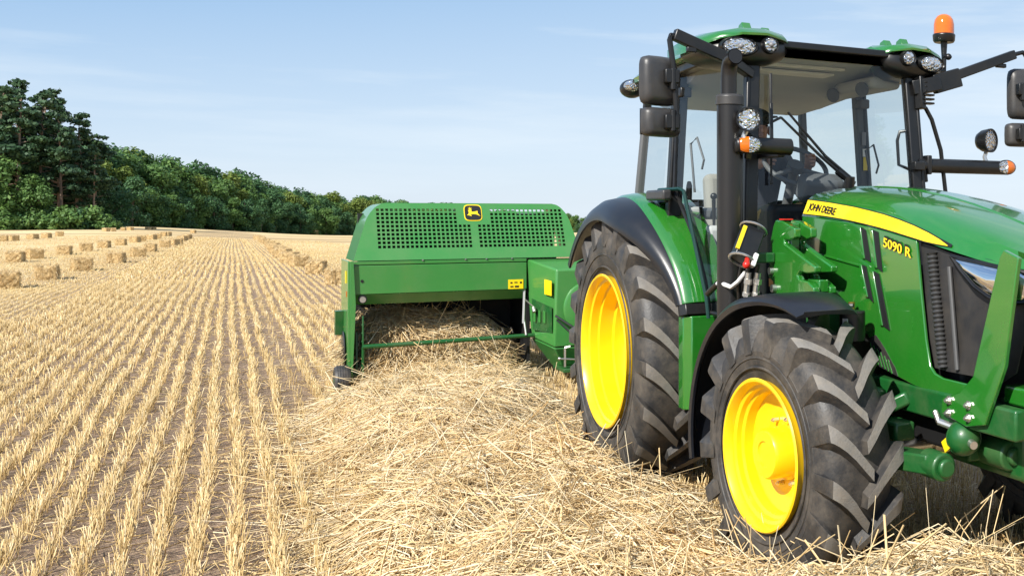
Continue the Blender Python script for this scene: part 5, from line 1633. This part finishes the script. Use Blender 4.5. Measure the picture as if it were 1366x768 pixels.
# front cover panel with seams and turned lip
m = BMB(); m.box2((1.09, 11.45, 1.155), (2.70, 11.475, 1.186)); m.box2((1.09, 11.45, .892), (2.70, 11.475, 1.148)); m.build('front_cover', GREEN_B, baler, bevel=.004)
m = BMB(); m.prism([(1.10, 11.45, .889), (1.10, 11.475, .889), (1.10, 11.56, .80), (1.10, 11.545, .795)], (1.58, 0, 0)); m.build('cover_lip', GREEN_B, baler)
m = BMB()
for x in (1.7, 2.1, 2.3, 2.55): m.tube([(x, 11.452, 1.188), (x, 11.440, 1.188)], .008, 8)
m.tube([(1.165, 11.46, .845), (1.165, 11.43, .845)], .027, 16); m.build('cover_bolt', STEEL, baler)
m = BMB(); m.tube([(1.165, 11.47, .848), (1.165, 11.445, .848)], .038, 16); m.tube([(1.16, 11.455, 1.01), (1.16, 11.445, 1.01)], .014, 12); m.build('cover_grommet', DARK, baler)
st_ = empty('warning_sign', (0, 0, 0), baler)
m = BMB(); m.box2((2.515, 11.444, .895), (2.665, 11.449, .985)); m.build('sign_plate', DECAL, st_)
m = BMB()
for (x, z, w, h) in ((2.545, .955, .02, .014), (2.59, .957, .03, .01), (2.64, .955, .02, .016), (2.55, .918, .03, .012), (2.60, .918, .04, .016)): m = BMB(); m.box2((x - w / 2, 11.4415, z - h / 2), (x + w / 2, 11.4435, z + h / 2)); m.build('sign_mark', DARK, st_)
# left side sheet
m = BMB()
m.prism([(1.035, 11.42, 1.19), (1.035, 12.1, 1.19), (1.035, 12.1, .45), (1.035, 11.9, .30), (1.035, 11.60, .10), (1.035, 11.42, .10)], (.02, 0, 0))
m.prism([(1.055, 11.42, 1.19), (1.085, 11.42, 1.19), (1.105, 11.42, .80), (1.075, 11.42, .10), (1.055, 11.42, .10)], (0, .015, 0))
m.build('side_sheet', GREEN_B, baler, bevel=.003)
m = BMB(); m.box2((1.027, 11.55, .99), (1.034, 11.62, 1.10)); m.build('side_sticker', DECAL, baler)
m = BMB(); m.box2((1.028, 11.52, .87), (1.034, 11.545, .92)); m.build('side_reflector', ORANGE, baler)
m = BMB(); m.prism([(1.033, 11.85, .72), (1.033, 11.98, .72), (1.033, 11.98, .50), (1.033, 11.88, .50)], (-.07, 0, 0)); m.build('side_flap', CAST, baler)
# pickup: cavity, guide bar, end plates, tines
m = BMB(); m.box2((1.06, 12.28, .10), (2.72, 12.32, 1.15)); m.box2((1.06, 11.5, 1.12), (2.75, 12.3, 1.15)); m.box2((2.72, 11.52, .1), (2.75, 12.3, 1.1)); m.build('pickup_cavity', DARK, baler)
m = BMB(); m.tube([(1.16, 11.42, .425), (2.82, 11.42, .445)], .021, 14); m.build('guide_bar', CAST, baler)
m = BMB()
m.prism([(1.16, 11.42, .70), (1.16, 11.46, .70), (1.16, 11.66, .40), (1.16, 11.60, .06), (1.16, 11.45, .02), (1.16, 11.40, .20)], (.012, 0, 0))
m.prism([(1.11, 11.52, .55), (1.11, 11.56, .55), (1.11, 11.72, .30), (1.11, 11.6, .06), (1.11, 11.48, .10)], (.02, 0, 0))
for k in range(7): m.tube([(1.155, 11.44 + .012 * k, .62 - .075 * k), (1.18, 11.44 + .012 * k, .62 - .075 * k)], .010, 6)
m.bar((1.17, 11.43, .425), (1.17, 11.5, .12), .03, .02); m.bar((1.16, 11.5, .2), (1.0, 11.46, .14), .03, .03)
m.build('pickup_end_plate', CAST, baler, bevel=.003)
m = BMB()
for k in range(16):
    x = 1.25 + k * .09; m.tube([(x, 11.95, .35), (x, 11.7, .50), (x, 11.62, .46)], .006, 5)
m.build('tines', STEEL, baler)
gw = empty('gauge_wheel', (0.985 - B0[0], 11.42 - B0[1], .135), baler)
m = MB(); m.lathe([(-.06, .06), (-.072, .09), (-.066, .122), (-.045, .136), (.045, .136), (.066, .122), (.072, .09), (.06, .06)], n=40)
for k in range(5): m.lathe([(-.042 + .021 * k - .003, .134), (-.042 + .021 * k, .139), (-.042 + .021 * k + .003, .134)], n=40)
m.build('tyre', RUBBER, gw)
m = MB(); m.lathe([(-.05, .062), (-.04, .03), (-.07, .025), (-.07, .0001)], n=24); m.build('rim', CAST, gw)
m = BMB(); m.lathe([(-.006, .20), (.0, .21), (.006, .20)], Matrix.Translation((1.022, 11.75, .34)), 40); m.build('side_disc', BLACKP, baler)
# wedge shaped drive shield on the right
m = BMB()
top = [(2.70, 11.50, 1.182), (2.885, 11.00, 1.092), (3.62, 11.00, 1.092), (3.62, 11.55, 1.182)]
low = [(2.755, 11.50, .42), (2.862, 11.00, .36), (3.62, 11.00, .36), (3.62, 11.55, .42)]
m.add(top + low, [(0, 1, 2, 3), (7, 6, 5, 4), (0, 4, 5, 1), (1, 5, 6, 2), (2, 6, 7, 3), (3, 7, 4, 0)])
m.build('drive_shield', GREEN_B, baler, bevel=.018, seg=3)
m = BMB()
m.add([(2.757, 11.495, .412), (2.864, 11.005, .352), (3.5, 11.005, .352), (3.5, 11.5, .412), (2.95, 11.40, .14), (2.98, 11.12, .17), (3.5, 11.12, .17), (3.5, 11.4, .14)], [(0, 1, 5, 4), (1, 2, 6, 5), (2, 3, 7, 6), (3, 0, 4, 7), (4, 5, 6, 7), (0, 3, 2, 1)])
m.build('lower_shield', GREEN_B, baler, bevel=.01)
m = BMB(); m.box2((2.93, 10.90, .13), (3.55, 11.3, .165)); m.build('skid_plate', CAST, baler, bevel=.006)
m = BMB(); m.lathe([(-.03, .0001), (-.03, .23), (-.02, .25), (.0, .25)], Matrix.Translation((3.20, 11.0, .72)) @ Matrix.Rotation(math.radians(90), 4, 'Z'), 40); m.build('flywheel_cover', GREEN_B, baler, bevel=.006)
# the shield's angled face carries a slotted plate, seams and a sign
def face(f, z, d): 
    a, b_ = Vector((2.725, 11.50, 0)), Vector((2.874, 11.00, 0)); p = a + (b_ - a) * f; n_ = Vector((-.958, -.286, 0)); return Vector((p.x, p.y, z)) + n_ * d
m = BMB()
m.prism([face(.18, .80, .012), face(.94, .735, .022), face(.94, .50, .022), face(.22, .50, .012)], (.004, .002, 0)); m.build('slotted_plate', CAST, baler)
m = BMB()
for f in (.30, .48, .66): m.prism([face(f, .70, .030), face(f + .08, .69, .031), face(f + .08, .58, .031), face(f, .585, .030)], (.004, .002, 0))
m.build('plate_slot', GREEN_B, baler)
m = BMB(); m.prism([face(.70, .995, .030), face(.97, .985, .036), face(.97, .845, .036), face(.70, .855, .030)], (.004, .002, 0)); m.build('shield_sign', DECAL, baler)
m = BMB()
m.bar(face(.02, 1.0, .04), face(.06, .56, .07), .022, .012); m.tube([face(.0, .80, .05), face(.45, .72, .06)], .007, 6); m.tube([face(.04, .60, .06), face(.16, .45, .07)], .012, 8); m.tube([face(.4, .72, .06), face(.46, .68, .07)], .018, 8)
m.build('latch', STEEL, baler)
m = BMB()
m.tube([(2.87, 10.98, .66), (3.0, 10.80, .56), (3.15, 10.6, .52), (3.3, 10.3, .5)], .011, 8); m.tube([(2.88, 10.97, .62), (3.02, 10.72, .46), (3.2, 10.5, .40), (3.3, 10.3, .42)], .009, 8); m.build('hydraulic_hose', BLACKP, baler)
m = BMB(); m.tube([(2.955, 10.95, .18), (2.955, 10.95, .36)], .011, 8); m.tube([(2.955, 10.95, .36), (3.0, 10.93, .37)], .009, 8); m.tube([(2.90, 10.95, .26), (3.12, 10.93, .24)], .008, 8); m.ball((2.90, 10.95, .26), .016); m.build('parking_jack', STEEL, baler)
m = BMB(); m.bar((3.15, 11.3, .46), (3.12, 8.6, .47), .10, .08); m.build('tow_pole', CAST, baler, bevel=.01)
# chamber and road wheels behind
m = BMB(); m.box2((2.76, 11.7, .55), (3.24, 14.6, 1.05)); m.box2((1.2, 12.35, .55), (2.76, 13.0, .75)); m.build('bale_chamber', GREEN_B, baler, bevel=.02)
for x in (1.45, 3.5):
    w_ = empty('road_wheel', (x - B0[0], 12.75 - B0[1], .34), baler)
    m = MB(); m.lathe([(-.09, .19), (-.105, .24), (-.10, .30), (-.07, .335), (.07, .335), (.10, .30), (.105, .24), (.09, .19)], n=40); m.build('tyre', RUBBER, w_)
    m = MB(); m.lathe([(-.08, .195), (-.05, .17), (-.03, .06), (-.07, .05), (-.07, .0001)], n=32); m.build('rim', YELLOW, w_)
m = BMB(); m.tube([(1.45, 12.75, .34), (3.5, 12.75, .34)], .04, 10); m.build('axle', CAST, baler)
